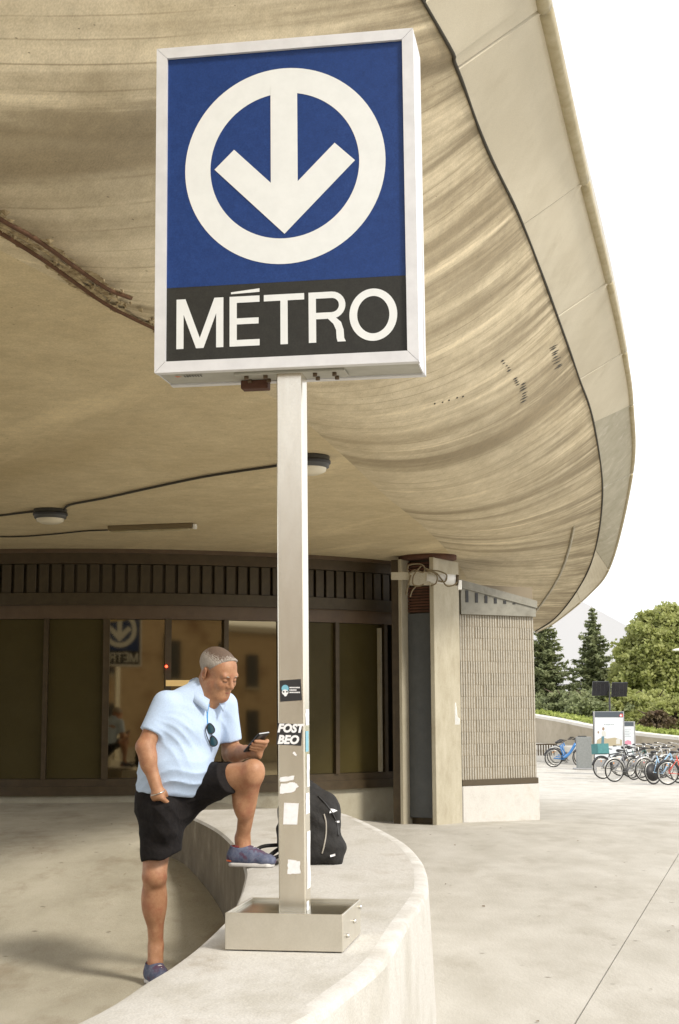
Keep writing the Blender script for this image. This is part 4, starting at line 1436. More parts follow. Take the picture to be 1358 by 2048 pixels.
M['shoe'] = mat('blue_grey_shoe', (.055, .07, .125), (.12, .13, .185), rough=.75, scale=55, detail=4, dirt=(.08, .035, .065), dscale=18, dlo=.5, dhi=.6)
M['shoe_orange'] = mat('orange_heel', (.75, .14, .03), rough=.6)
M['sole'] = mat('pale_sole', (.55, .53, .50), rough=.7)
M['sole_dark'] = mat('dark_sole', (.05, .05, .055), rough=.8)
M['sock'] = mat('maroon_sock', (.20, .03, .03), rough=.9)
M['lip'] = mat('lip', (.40, .13, .09), rough=.5)
M['eyeline'] = mat('eye_line', (.07, .035, .02), rough=.6)

man = thing('person', 'man in light blue polo and dark shorts leaning on a raised knee reading a phone', 'person', tuple(at(318, 1950, 7.15) * 1))
man.location.z = 0
V = lambda px, py, Y: np.array(at(px, py, Y))
# joints
hipR, kneeR, ankR = V(322, 1592, 7.26), V(309, 1748, 7.20), V(311, 1902, 7.26)
hipL, kneeL, ankL = V(374, 1575, 7.32), V(503, 1545, 7.18), V(485, 1689, 7.33)
shR, elR, wrR = V(331, 1408, 7.16), V(290, 1494, 7.10), V(317, 1588, 7.07)
shL, elL, wrL = V(449, 1409, 7.38), V(463, 1507, 7.42), V(500, 1503, 7.24)
nb = V(409, 1378, 7.25)
S_AX = shL - shR; S_AX[2] = 0; S_AX /= np.linalg.norm(S_AX)
F_AX = np.array([S_AX[1], -S_AX[0], 0])           # the way the chest faces

b = SDF((-1.12, 6.85, -.02), (-.26, 7.75, 1.70), .0055)
# legs
b.cone(hipR, kneeR, .082, .060, .03)
b.cone(kneeR + np.array([0, .012, -.03]), ankR + np.array([0, .012, .03]), .054, .036, .03)
calf = kneeR * .66 + ankR * .34 + np.array([-.008, .03, 0]); b.ell(calf, (.062, .062, .115), k=.035)
b.ell(kneeR + np.array([.004, -.026, .0]), (.045, .036, .055), k=.025)
b.cone(ankR + np.array([0, .01, .02]), ankR + np.array([0, .0, -.05]), .036, .04, .02)
b.cone(hipL, kneeL, .086, .060, .03)
b.ell(kneeL + np.array([.012, -.012, .012]), (.050, .05, .052), k=.03)
b.cone(kneeL + np.array([.0, .0, -.03]), ankL + np.array([0, 0, .03]), .050, .034, .03)
calf = kneeL * .66 + ankL * .34 + np.array([-.030, .01, 0]); b.ell(calf, (.053, .055, .11), k=.03)
b.cone(ankL + np.array([0, 0, .03]), ankL + np.array([.005, 0, -.03]), .038, .042, .02)
# trunk under the clothes, neck
pel = V(345, 1570, 7.3)
b.cone(pel, V(378, 1440, 7.28), (.14, .11), (.15, .10), .04, u=S_AX)
b.cone(shR, shL, .05, .05, .04)
# arms
b.cone(shR, elR, .052, .044, .02)
b.cone(elR, wrR, .043, .028, .02); b.ell(elR * .75 + wrR * .25, (.044, .044, .07), k=.02)
b.cone(shL, elL, .052, .046, .02)
b.cone(elL, wrL, .047, .031, .02); b.ell(elL * .72 + wrL * .28, (.052, .05, .046), k=.02)
# right hand going into the pocket: palm, thumb and the roots of the fingers
hd = V(328, 1606, 7.17)
b.cone(wrR, hd, (.042, .024), (.044, .022), .015, u=S_AX)
for q, (dx, ln) in enumerate(((-.030, .055), (-.010, .068), (.010, .070), (.030, .06))):
    base = hd + S_AX * dx
    mid = base + np.array([.012, .02, -ln * .6]); tip = mid + np.array([.008, .016, -ln * .5])
    b.cone(base, mid, .0105, .0095, .006); b.cone(mid, tip, .0095, .008, .004)
th0 = wrR + np.array([.02, -.015, -.02]); b.cone(th0, th0 + np.array([.030, .04, -.030]), .0135, .0115, .012); b.cone(th0 + np.array([.030, .04, -.030]), th0 + np.array([.045, .06, -.05]), .011, .009, .006)
b.ell(ankR, (.03, .03, .03))
body_parts = [b]

# ---- head in its own frame, then turned
hc = V(436, 1346, 7.22)
YAW, PIT = math.radians(50), math.radians(24)
Rh = (Matrix.Rotation(YAW, 3, 'Z') @ Matrix.Rotation(math.radians(-3), 3, 'Y') @ Matrix.Rotation(PIT, 3, 'X'))
# facing is -Y in the head frame; pitch turns the face down
RhN = np.array(Rh)
def H(x, y, z): return hc + RhN @ np.array([x, y, z])
hs = SDF(hc - .21, hc + .17, .0033)
def he(c, r, k=.012, op='u', rot=None):
    Rr = RhN if rot is None else RhN @ np.array(rot)
    hs.ell(H(*c), r, Rr, k, op)
he((0, .022, .042), (.077, .098, .080), .01)               # cranium
he((0, -.030, .030), (.066, .066, .070), .03)              # forehead
he((0, -.040, -.035), (.060, .058, .072), .03)             # mid face
he((0, -.052, -.088), (.044, .040, .032), .035)            # chin
he((.052, -.005, -.060), (.022, .045, .042), .03); he((-.052, -.005, -.060), (.022, .045, .042), .03)   # jaw corners
he((.040, -.072, -.028), (.022, .020, .022), .02); he((-.040, -.072, -.028), (.022, .020, .022), .02)   # cheeks
he((0, -.060, -.108), (.035, .03, .02), .03)               # under the chin
hs.cone(H(-.042, -.084, .020), H(.042, -.084, .020), .012, .012, .016)        # brow
for s in (-1, 1):
    he((s * .032, -.098, .000), (.021, .017, .013), .008, 's')                # eye sockets
    he((s * .032, -.083, -.001), (.0165, .014, .012), .003)                   # lids, looking down
hs.cone(H(0, -.092, .010), H(0, -.114, -.030), .0085, .0125, .010)            # nose
he((.012, -.102, -.033), (.008, .011, .008), .006); he((-.012, -.102, -.033), (.008, .011, .008), .006)
hs.cone(H(-.020, -.090, -.064), H(.020, -.090, -.064), .0065, .0065, .006)
hs.cone(H(-.017, -.089, -.074), H(.017, -.089, -.074), .007, .007, .006)
hs.cone(H(-.022, -.099, -.069), H(.022, -.099, -.069), .0018, .0018, .002, 's')
he((0, -.082, -.098), (.020, .014, .015), .015)
for s in (-1, 1):                                          # ears
    he((s * .080, .018, -.008), (.009, .019, .034), .006, rot=Matrix.Rotation(s * math.radians(22), 3, 'Z'))
    he((s * .088, .012, -.004), (.006, .010, .019), .004, 's', rot=Matrix.Rotation(s * math.radians(22), 3, 'Z'))
# neck
nk0 = np.array(H(0, .035, -.055)); nk1 = nb + np.array([.0, .01, -.06])
hs.cone(nk0, nk1, .062, .068, .03)
hs.cone(H(0, -.03, -.09), nk1 + F_AX * .03, .045, .05, .03)

# ---- left hand round the phone
PC = np.array(at(512.5, 1484.5, 7.16))
Lx = np.array([.082, -.089, .091]); Lx /= np.linalg.norm(Lx)
Wx = np.array([.043, .058, .0]); Wx -= Lx * Wx.dot(Lx); Wx /= np.linalg.norm(Wx)
Nx = np.cross(Wx, Lx); Nx /= np.linalg.norm(Nx)
if Nx[1] > 0: Nx = -Nx                                      # Nx: out of the phone's back, towards the street
def PH(w, l, n): return PC + Wx * w + Lx * l + Nx * n
hl = SDF(PC - .13, PC + .12, .0026)
hl.cone(wrL, PH(.030, -.045, .030), (.030, .022), (.038, .020), .015, u=Lx)
hl.cone(PH(.034, -.055, .024), PH(.036, .005, .022), .0195, .017, .012)
for (l, ln, r) in ((.030, .074, .0098), (.008, .078, .0102), (-.015, .072, .0098), (-.037, .058, .0088)):
    k0 = PH(.044, l - .004, .018); k1 = PH(.026, l, .026); k2 = PH(.026 - ln * .50, l + .002, .017); k3 = PH(.026 - ln * .84, l + .003, .0125)
    hl.cone(k0, k1, r * 1.15, r * 1.08, .006); hl.cone(k1, k2, r * 1.05, r * .98, .003); hl.cone(k2, k3, r * .97, r * .82, .003)
t0_ = PH(.036, -.05, .012); t1_ = PH(.047, -.015, -.006); t2_ = PH(.038, .015, -.014); t3_ = PH(.020, .030, -.0145)
hl.cone(t0_, t1_, .0135, .0125, .01); hl.cone(t1_, t2_, .0120, .0108, .004); hl.cone(t2_, t3_, .0105, .0085, .004)
hl.cone(elL * .35 + wrL * .65, wrL, .0385, .031, .01)

# join the three grids into one continuous skin mesh
def keep(pos, F, cond):
    cpos = pos[F].mean(1)
    return F[cond(cpos)]
neck_z = nb[2] + .0
Pb, Fb = b.mesh(); Pb = b.relax(Pb, Fb, 1)
hl_lo, hl_hi = PC - .105, PC + .105
wr_cut = elL * .22 + wrL * .78; wdir = (wrL - elL) / np.linalg.norm(wrL - elL)
Fb = keep(Pb, Fb, lambda c: ~(((c - wr_cut) @ wdir > .004) & (np.abs(c - wrL).max(1) < .075) & (c[:, 2] > wrL[2] - .05)))
Ph, Fh = hs.mesh(); Ph = hs.relax(Ph, Fh, 1)
Fh = keep(Ph, Fh, lambda c: c[:, 2] > nb[2] - .14)
Pl, Fl = hl.mesh(); Pl = hl.relax(Pl, Fl, 1)
Fl = keep(Pl, Fl, lambda c: (c - wr_cut) @ wdir > .0)
nB, nH = len(Pb), len(Ph)
pos = np.concatenate([Pb, Ph, Pl]); FF = np.concatenate([Fb, Fh + nB, Fl + nB + nH])
used = np.unique(FF); rem = np.full(len(pos), -1); rem[used] = np.arange(len(used))
me = bpy.data.meshes.new('body'); me.from_pydata(pos[used].tolist(), [], rem[FF].tolist())
me.materials.append(M['skin']); me.polygons.foreach_set('use_smooth', [True] * len(me.polygons)); me.update()
link('body', me, man)

# hair: a close shell over the skull, hairline left free
hr = SDF(hc - .17, hc + .19, .0036)
hr.ell(H(0, .022, .0435), (.0788, .1000, .0818), RhN, .01)
hr.ell(H(0, -.025, .036), (.0672, .0655, .0680), RhN, .03)
hr.ell(H(.01, -.062, .086), (.042, .016, .012), RhN, .02)                   # short tuft at the front
hr.cut(H(0, -.040, .058), RhN @ np.array([0, -.80, -.62]), .008)           # forehead stays bare (keeps above/behind)
hr.cut(H(0, .0, -.030), RhN @ np.array([0, -.25, -1.0]), .006)
hr.cut(H(0, -.045, .0), RhN @ np.array([0, -1.0, -.28]), .006)
for s in (-1, 1): hr.ell(H(s * .082, .012, -.012), (.02, .028, .042), RhN, .006, 's')
hrw = np.random.default_rng(3)
ph = hrw.uniform(0, 6, (6, 4))
hr.wrinkle(lambda X, Y, Z_: .0012 * np.sin(X * 900 + 3 * np.sin(Z_ * 300)) * np.sin(Z_ * 800 + Y * 500) + .0010 * np.sin(X * 420 + Z_ * 110 + ph[0, 0]) * np.sin(Y * 390 + ph[1, 0]))
ho = hr.build('hair', [M['hair'], M['hair_top']], man, relax=1)
rj = np.random.default_rng(2)
mi_ = []
for p in ho.data.polygons:
    q = RhN.T @ (np.array(p.center) - hc)
    mi_.append(1 if (q[2] > .088 + rj.normal(0, .009) and q[1] > -.055 + rj.normal(0, .01)) else 0)
ho.data.polygons.foreach_set('material_index', mi_)
# brows, lashes, lips
for s in (-1, 1):
    mb = MB(); mb.tube([H(s * .017, -.0985, .018), H(s * .032, -.0985, .0215), H(s * .046, -.088, .018)], [.002, .0032, .0018], n=5); mb.build('eyebrow', M['hair'], man)
    mb = MB(); mb.tube([H(s * .018, -.0925, -.0062), H(s * .026, -.0975, -.0085), H(s * .034, -.0980, -.0092), H(s * .042, -.0945, -.0082), H(s * .048, -.0885, -.006)], [.0008, .0013, .0014, .0013, .0007], n=5); mb.build('eyelashes', M['eyeline'], man)
mb = MB(); mb.tube([H(-.021, -.0935, -.0685), H(-.008, -.0985, -.0665), H(0, -.0990, -.0675), H(.008, -.0985, -.0665), H(.021, -.0935, -.0685)], [.001, .0028, .003, .0028, .001], n=6); mb.build('lips', M['lip'], man)

# ---- polo shirt
sh = SDF((-1.14, 6.9, .80), (-.40, 7.62, 1.50), .006)
hemc, bel, che, shm = V(334, 1586, 7.27), V(351, 1535, 7.25), V(374, 1460, 7.25), V(392, 1412, 7.27)
sh.cone(hemc + np.array([0, 0, -.06]), bel, (.170, .150), (.182, .168), .0, u=S_AX)
sh.cone(bel, che, (.182, .168), (.182, .130), .03, u=S_AX)
sh.cone(che, shm, (.182, .130), (.150, .085), .04, u=S_AX)
sh.ell(bel + F_AX * .075 + np.array([.01, 0, -.005]), (.110, .105, .110), k=.05)
sh.cone(shR + np.array([.01, 0, -.012]), shL + np.array([-.01, 0, -.012]), .058, .058, .05)
sh.cone(shm, nb + np.array([-.012, .01, -.005]), .095, .064, .07)
# sleeves, cut square at the hem
slR = shR * .32 + elR * .68; sh.cone(shR, slR, .067, .062, .03, flat=True)
slL = shL * .22 + elL * .78; sh.cone(shL, slL + np.array([.0, -.006, .01]), .066, .062, .03, flat=True)
# lower hem, slanting
sh.cut(V(330, 1586, 7.27), np.array([-.12, 0, -1.0]), .004, blo=np.array([-1.14, 6.9, .8]), bhi=np.array([-.4, 7.62, 1.06]))
def crease(v, sharp=.55):
    return 1 - np.abs(np.sin(v)) ** sharp          # narrow raised folds
def w1(X, Y, Z_):
    m1 = np.exp(-((Z_ - 1.00) / .075) ** 2)                     # folds over the belly near the hem
    f1 = crease((Z_ * 1.0 + (X + .8) ** 2 * 1.6 - X * .25) * 58 + 1.3 * np.sin(X * 17 + Y * 9))
    m2 = np.exp(-(((X + .80) / .085) ** 2 + ((Z_ - 1.20) / .12) ** 2))   # folds fanning out of the right armpit
    f2 = crease(np.arctan2(Z_ - 1.36, X + .98) * 15 + 1.2 * np.sin(X * 25))
    m3 = np.exp(-(((X + .62) / .07) ** 2 + ((Z_ - 1.24) / .12) ** 2))
    f3 = crease((X * .9 + Z_ * .35) * 55 + 1.5 * np.sin(Z_ * 14))
    return -.0105 * f1 * m1 - .0095 * f2 * m2 - .0075 * f3 * m3 + .0007 * np.sin(X * 33 + 1.5 * np.sin(Z_ * 23)) * np.sin(Z_ * 29 + Y * 13)
sh.wrinkle(w1)
sh.build('polo_shirt', M['shirt'], man, relax=2)
# collar: two flaps and a stand
def on_neck(a, r, z):                  # a = 0 at the front, round the neck
    d = F_AX * math.cos(a) + S_AX * math.sin(a)
    return np.array([nb[0], nb[1], 0]) + d * r + np.array([0, 0, z])
cz = nb[2]
mb = MB(); mb.sm = True
N = 28
for side in (-1, 1):
    vs, fs = [], []
    for k in range(N):
        t = k / (N - 1)
        a = side * (math.radians(16) + t * math.radians(166))
        drop = (.088 * (1 - t) ** 1.5 + .0)
        front = 1 - t
        top = on_neck(a, .071 + .012 * front, cz + .034 - drop * 1.05 + .020 * t)
        low = on_neck(a + side * .16 * front ** 3, .094 + .016 * front, cz - .006 - drop * 1.05 - .016 * front ** 3 + .020 * t)
        vs += [top, top + F_AX * .0 + np.array([0, 0, -.002]), low]
        vs[-2] = on_neck(a, .076 + .012 * front, cz + .038 - drop * 1.05 + .020 * t)
    n0 = len(mb.v)
    fs = []
    for k in range(N - 1):
        for j in range(2):
            q = (k * 3 + j, k * 3 + j + 1, (k + 1) * 3 + j + 1, (k + 1) * 3 + j)
            fs.append(q if side > 0 else q[::-1])
    mb.add(vs, fs)
co = mb.build('collar', M['shirt'], man)
sm = co.modifiers.new('thick', 'SOLIDIFY'); sm.thickness = .004; sm.offset = 0
# open placket in deeper blue
def chest(px, py):                    # a point just proud of the shirt front
    for Yq in np.arange(6.95, 7.45, .003):
        p = np.array(at(px, py, Yq))
        i = np.round((p - sh.lo) / sh.h).astype(int)
        if (i >= 0).all() and (i < sh.n).all() and sh.D[tuple(i)] < .001:
            return np.array(at(px, py, Yq - .003))
    return np.array(at(px, py, 7.15))
pl_pts = [(417, 1404), (415.5, 1412), (414.5, 1424), (414.5, 1436), (415.5, 1450)]
P_ = [chest(*p) for p in pl_pts]
w_ = [.011, .008, .0045, .0040, .0036]
mb = MB(); mb.sm = True
vs = []
for p, w in zip(P_, w_): vs += [p + np.array([-w, 0, 0]), p + np.array([0, -.004, 0]), p + np.array([w, 0, 0])]
mb.add(vs, [(k * 3 + j, (k + 1) * 3 + j, (k + 1) * 3 + j + 1, k * 3 + j + 1) for k in range(len(P_) - 1) for j in range(2)])
mb.build('placket', M['shirt_dark'], man)

# ---- shorts
so = SDF((-1.16, 6.92, .42), (-.45, 7.72, 1.08), .006)
so.cone(V(338, 1584, 7.28), V(335, 1606, 7.28), (.165, .142), (.165, .140), .0, u=S_AX)
so.cone(V(326, 1617, 7.13), V(330, 1660, 7.13), .070, .055, .05)
so.cone(V(322, 1604, 7.25), V(323, 1722, 7.20), .118, .100, .04, flat=True)
so.cone(V(372, 1582, 7.31), V(457, 1552, 7.18), (.122, .115), (.092, .086), .05, flat=True)
so.cut(V(300, 1729, 7.2), np.array([.42, 0, -1.0]), .004, blo=np.array([-1.16, 6.9, .42]), bhi=np.array([-.72, 7.5, .72]))
so.wrinkle(lambda X, Y, Z_: -.008 * crease((X * .5 + Z_ * 1.0) * 34 + 1.6 * np.sin(X * 16 + Y * 9)) * np.exp(-((Z_ - .84) / .14) ** 2) + .0028 * np.sin(X * 52 + 2 * np.sin(Z_ * 15)) * np.exp(-((Z_ - .64) / .12) ** 2))
so.build('shorts', M['shorts'], man, relax=2)

# ---- shoes
def shoe(ank, toe_dir, length, sole_z, tilt=0.0):
    f = np.array(toe_dir, float); f /= np.linalg.norm(f)
    up = np.array([0, 0, 1.0]); si = np.cross(f, up); si /= np.linalg.norm(si); up = np.cross(si, f)
    o = np.array([ank[0], ank[1], sole_z])
    P = lambda a, c, z: o + f * a + si * c + up * z
    s = SDF(o - np.array([.26, .26, .05]), o + np.array([.26, .26, .2]), .004)
    heel, toe = -.075, length - .075
    s.cone(P(heel + .035, 0, .045), P(heel + .12, 0, .045), .040, .043, .02)
    s.cone(P(heel + .10, 0, .042), P(toe - .055, .004, .032), (.042, .040), (.046, .030), .03, u=si)
    s.cone(P(toe - .075, .004, .030), P(toe - .035, .002, .028), (.046, .030), (.040, .024), .02, u=si)
    s.cone(P(heel + .045, 0, .05), P(heel + .055, 0, .095), .040, .043, .03, flat=True)
    s.cone(P(heel + .10, 0, .075), P(heel + .16, 0, .055), .028, .024, .03)
    s.cone(P(heel + .055, 0, .085), P(heel + .055, 0, .14), .034, .038, .006, 's')
    s.cut(P(0, 0, .014), -up, .004)
    upper = s.build('shoe', M['shoe'], man, relax=1)
    s2 = SDF(o - np.array([.26, .26, .05]), o + np.array([.26, .26, .12]), .004)
    s2.cone(P(heel + .035, 0, .012), P(toe - .05, .003, .010), (.043, .030), (.050, .030), .0, u=si)
    s2.cut(P(0, 0, .022), up, .004)
    s2.cut(P(0, 0, .0), -up, .003)
    sole = s2.build('sole', M['sole'], upper, relax=1)
    # heel counter and laces
    mb = MB(); mb.sm = True
    for z0, z1, mm in ((.026, .048, None),):
        vs = []
        for k in range(9):
            a = math.radians(100 + k * 20)
            for z in (z0, z1): vs.append(P(heel + .037 + .0435 * math.cos(a) , .0445 * math.sin(a), z))
        mb.add(vs, [(2 * k, 2 * k + 2, 2 * k + 3, 2 * k + 1) for k in range(8)])
    mb.build('heel_counter', M['shoe_orange'], upper)
    for k in range(4):
        a = .06 + k * .018 - .0
        z = .098 - k * .0095
        mb = MB(); mb.tube([P(a, -.02, z - .008), P(a + .004, 0, z), P(a, .02, z - .008)], .0026, n=5); mb.build('lace', M['sole'], upper)
    mb = MB(); mb.tube([P(heel + .055 + .033 * math.cos(q), .031 * math.sin(q), .098) for q in np.linspace(0, 2 * math.pi, 20)[:-1]], .006, n=6, closed=True); mb.build('sock', M['sock'], upper)
    mb = MB(); mb.prism([Vector(P(.06, -.0475, .035)), Vector(P(.075, -.0475, .035)), Vector(P(.078, -.0475, .047)), Vector(P(.066, -.0475, .05))], Vector(si) * -.002); mb.build('shoe_mark', M['sole'], upper)
    return upper
shoe(ankL + np.array([.0, -.005, 0]), (1, -.22, 0), .262, BZ + .002)
shoe(ankR, (.55, -1, 0), .30, gzf(ankR[0], ankR[1]) + .002)
# bracelet
wv = (wrR - elR) / np.linalg.norm(wrR - elR)
bc = wrR - wv * .008
u1 = np.cross(wv, [0, 1, 0]); u1 /= np.linalg.norm(u1); u2 = np.cross(wv, u1)
mb = MB(); mb.tube([bc + (u1 * math.cos(q) * .036 + u2 * math.sin(q) * .034) + wv * .010 * math.sin(q * 1.0) for q in np.linspace(0, 2 * math.pi, 28)[:-1]], .0028, n=6, closed=True)
mb.build('bracelet', M['chrome'], man)

# ================================================================== phone and sunglasses
RPh = Matrix((Vector(Wx), Vector(Lx), Vector(Nx))).transposed()
phone = thing('phone', 'dark smartphone tilted in the hand of the man in light blue', 'phone', tuple(PC))
MB().box(Vector(PC), (.073, .152, .0085), RPh, .003).build('case', M['black'], phone)
mb = MB().box(Vector(PC) - Vector(Nx) * .0046, (.067, .144, .001), RPh); mb.build('screen', mat('phone_screen', (.06, .07, .09), rough=.08), phone)
mb = MB().box(Vector(PC) + Vector(Lx) * .0765, (.068, .0025, .007), RPh, .001); mb.build('bright_edge', M['chrome'], phone)
mb = MB().box(Vector(PC) + Vector(Nx) * .0055 + Vector(Lx) * .052 - Vector(Wx) * .018, (.024, .030, .003), RPh, .001); mb.build('camera_bump', M['dark_grey'], phone)
M['shade'] = mat('blue_lens', (.02, .07, .10), rough=.06, coat=.6)
g0 = Vector(chest(419, 1446)); g1 = Vector(chest(423.5, 1463)); g2 = Vector(chest(427, 1483))
gl_ = thing('sunglasses', 'dark sunglasses hanging from the open collar of the blue polo', 'sunglasses', tuple(g1))
for c in (Vector(chest(421.5, 1457)), Vector(chest(427.0, 1482))):
    axis = (g2 - g0).normalized()
    c = c + Vector((0, -.012, 0))
    sidev = Vector((1, .1, .12)).normalized()
    sidev = (sidev - axis * sidev.dot(axis)).normalized()
    nrm = axis.cross(sidev)
    if nrm.y > 0: nrm = -nrm
    N = 20
    pts = [c + axis * (.027 * math.cos(q)) + sidev * (.0185 * math.sin(q) + .003 * math.sin(2 * q)) for q in np.linspace(0, 2 * math.pi, N + 1)[:-1]]
    mb = MB(); mb.sm = True; mb.add([c + nrm * .004] + pts, [(0, 1 + k, 1 + (k + 1) % N) for k in range(N)]); mb.build('lens', M['shade'], gl_)
    mb = MB(); mb.tube(pts, .0028, n=6, closed=True); mb.build('frame', M['black'], gl_)
cA = Vector(chest(424.5, 1470)) + Vector((0, -.012, 0))
mb = MB(); mb.tube([cA - axis * .008, cA + nrm * .004, cA + axis * .008], .0025, n=6); mb.build('bridge', M['black'], gl_)
mb = MB(); mb.tube(spline([Vector(chest(415, 1449)) + Vector((0, -.010, 0)), Vector(chest(411.5, 1460)) + Vector((0, -.008, 0)), Vector(chest(414, 1472)) + Vector((0, -.008, 0)), Vector(chest(421, 1489)) + Vector((0, -.010, 0))], 12), .0026, n=6); mb.build('temple', M['black'], gl_)

# ================================================================== backpack
M['pack'] = mat('black_nylon', (.016, .015, .014), (.026, .024, .022), rough=.75, scale=30, bump=.5, bscale=22, bdist=.02, spec=.25)
M['pipe'] = mat('grey_piping', (.34, .31, .26), rough=.6)
bp = atz(622, 1731, BZ); BPY = bp.y + .12
bpk = thing('backpack', 'stuffed black backpack standing on the bench behind the sign post', 'backpack', (bp.x, BPY, BZ))
o3 = np.array([bp.x, BPY, BZ])
k_ = SDF(o3 + np.array([-.24, -.2, -.02]), o3 + np.array([.26, .24, .46]), .006)
ux = np.array([1.0, .18, 0])
k_.cone(o3 + np.array([0, 0, .07]), o3 + np.array([-.015, .03, .27]), (.165, .12), (.155, .105), .0, u=ux)
k_.cone(o3 + np.array([-.015, .03, .26]), o3 + np.array([-.035, .06, .345]), (.150, .10), (.075, .07), .06, u=ux)
k_.cone(o3 + np.array([.055, -.05, .08]), o3 + np.array([.045, -.035, .24]), (.10, .08), (.085, .06), .03, u=ux)
k_.cone(o3 + np.array([.09, -.03, .04]), o3 + np.array([.115, -.01, .075]), .075, .06, .03)
k_.cone(o3 + np.array([-.10, -.02, .05]), o3 + np.array([-.12, -.01, .14]), .07, .06, .03)
k_.cut(o3, (0, 0, -1), .006)
k_.wrinkle(lambda X, Y, Z_: .0040 * np.sin((X + Z_ * .6) * 48 + 2 * np.sin(Z_ * 21 + Y * 8)) + .0022 * np.sin(Z_ * 75 + X * 22))
k_.build('bag', M['pack'], bpk, relax=1)
def pk(px, py):
    for Yq in np.arange(BPY - .22, BPY + .25, .003):
        p = np.array(at(px, py, Yq)); i = np.round((p - k_.lo) / k_.h).astype(int)
        if (i >= 0).all() and (i < k_.n).all() and k_.D[tuple(i)] < .001: return Vector(at(px, py, Yq - .003))
    return Vector(at(px, py, BPY - .05))
mb = MB(); mb.tube(spline([pk(*p) for p in ((648, 1628), (652, 1645), (652, 1668), (648, 1692), (644, 1707))], 20), .0042, n=6); mb.build('piping', M['pipe'], bpk)
mb = MB(); mb.tube(spline([pk(*p) for p in ((636, 1592), (650, 1606), (664, 1625), (674, 1648), (677, 1672))], 20), .0036, n=6); mb.build('zip', M['black'], bpk)
for pts in (((659, 1626), (661, 1617), (668, 1618), (675, 1621), (668, 1624)), ((671, 1642), (679, 1641), (679, 1645), (673, 1645)), ((660, 1710), (670, 1707), (671, 1711), (661, 1714))):
    P4 = [pk(*p) + Vector((0, -.003, 0)) for p in pts]
    mb = MB(); mb.prism(P4, Vector((0, -.002, 0))); mb.build('white_patch', M['paper'], bpk)
mb = MB(); mb.tube(spline([Vector(o3) + Vector(p) for p in ((-.06, .06, .34), (-.05, .06, .40), (.0, .06, .405), (.02, .06, .34))], 16), .009, n=6); mb.build('haul_loop', M['pack'], bpk)
mb = MB(); mb.tube(spline([Vector(o3) + Vector(p) for p in ((-.13, -.03, .06), (-.18, -.05, .035), (-.24, -.07, .03), (-.29, -.06, .06), (-.25, -.01, .085), (-.16, .02, .09))], 24), [.010] * 24, n=6); mb.build('shoulder_strap', M['pack'], bpk)
mb = MB(); mb.tube(spline([Vector(o3) + Vector(p) for p in ((-.12, .02, .10), (-.20, -.02, .05), (-.235, -.09, .014), (-.17, -.11, .012))], 20), [.011] * 20, n=6); mb.build('shoulder_strap', M['pack'], bpk)
# ================================================================== background
def ground_at(px, py):
    d = ray(px, py)
    t = CAM_H / -d.z
    for _ in range(40):
        p = d * t
        t = (CAM_H - gzf(p.x, p.y)) / -d.z
    return Vector((d.x * t, d.y * t, gzf(d.x * t, d.y * t)))

M['leaf_a'] = mat('maple_leaves', (.29, .325, .095), (.46, .475, .18), rough=.6, scale=1.6, detail=4, trans=.5, dirt=(.46, .46, .20), dscale=3)
M['leaf_b'] = mat('spruce_needles', (.20, .235, .11), (.31, .335, .165), rough=.7, scale=2.0, detail=4, trans=.4)
M['leaf_c'] = mat('shrub_leaves', (.10, .06, .035), (.14, .11, .05), rough=.7, scale=3, trans=.3)
M['leaf_d'] = mat('low_evergreen', (.18, .22, .08), (.29, .32, .13), rough=.7, scale=2.5, trans=.2)
M['bark'] = mat('bark', (.07, .05, .032), (.11, .085, .055), rough=.95, scale=9, bump=.6)
M['grass'] = mat('grass_blades', (.24, .30, .06), (.36, .40, .11), rough=.8, scale=4, trans=.2)

def leaf_mesh(name, centers, sizes, m, flat=.12, seed=0, aspect=1.4, updroop=None):
    r = np.random.default_rng(seed)
    n = len(centers)
    nrm = r.normal(size=(n, 3)); nrm[:, 2] = np.abs(nrm[:, 2]) + flat
    nrm /= np.linalg.norm(nrm, axis=1)[:, None]
    a = np.cross(nrm, r.normal(size=(n, 3))); a /= np.linalg.norm(a, axis=1)[:, None]
    b_ = np.cross(nrm, a)
    s = sizes[:, None]
    c = centers
    v = np.stack([c - a * s * aspect * .5, c + b_ * s * .5 + nrm * s * .08, c + a * s * aspect * .5, c - b_ * s * .5 + nrm * s * .08], 1).reshape(-1, 3)
    f = np.arange(4 * n).reshape(-1, 4)
    me = bpy.data.meshes.new(name)
    me.from_pydata(v.tolist(), [], f.tolist())
    me.materials.append(m); me.update()
    return me

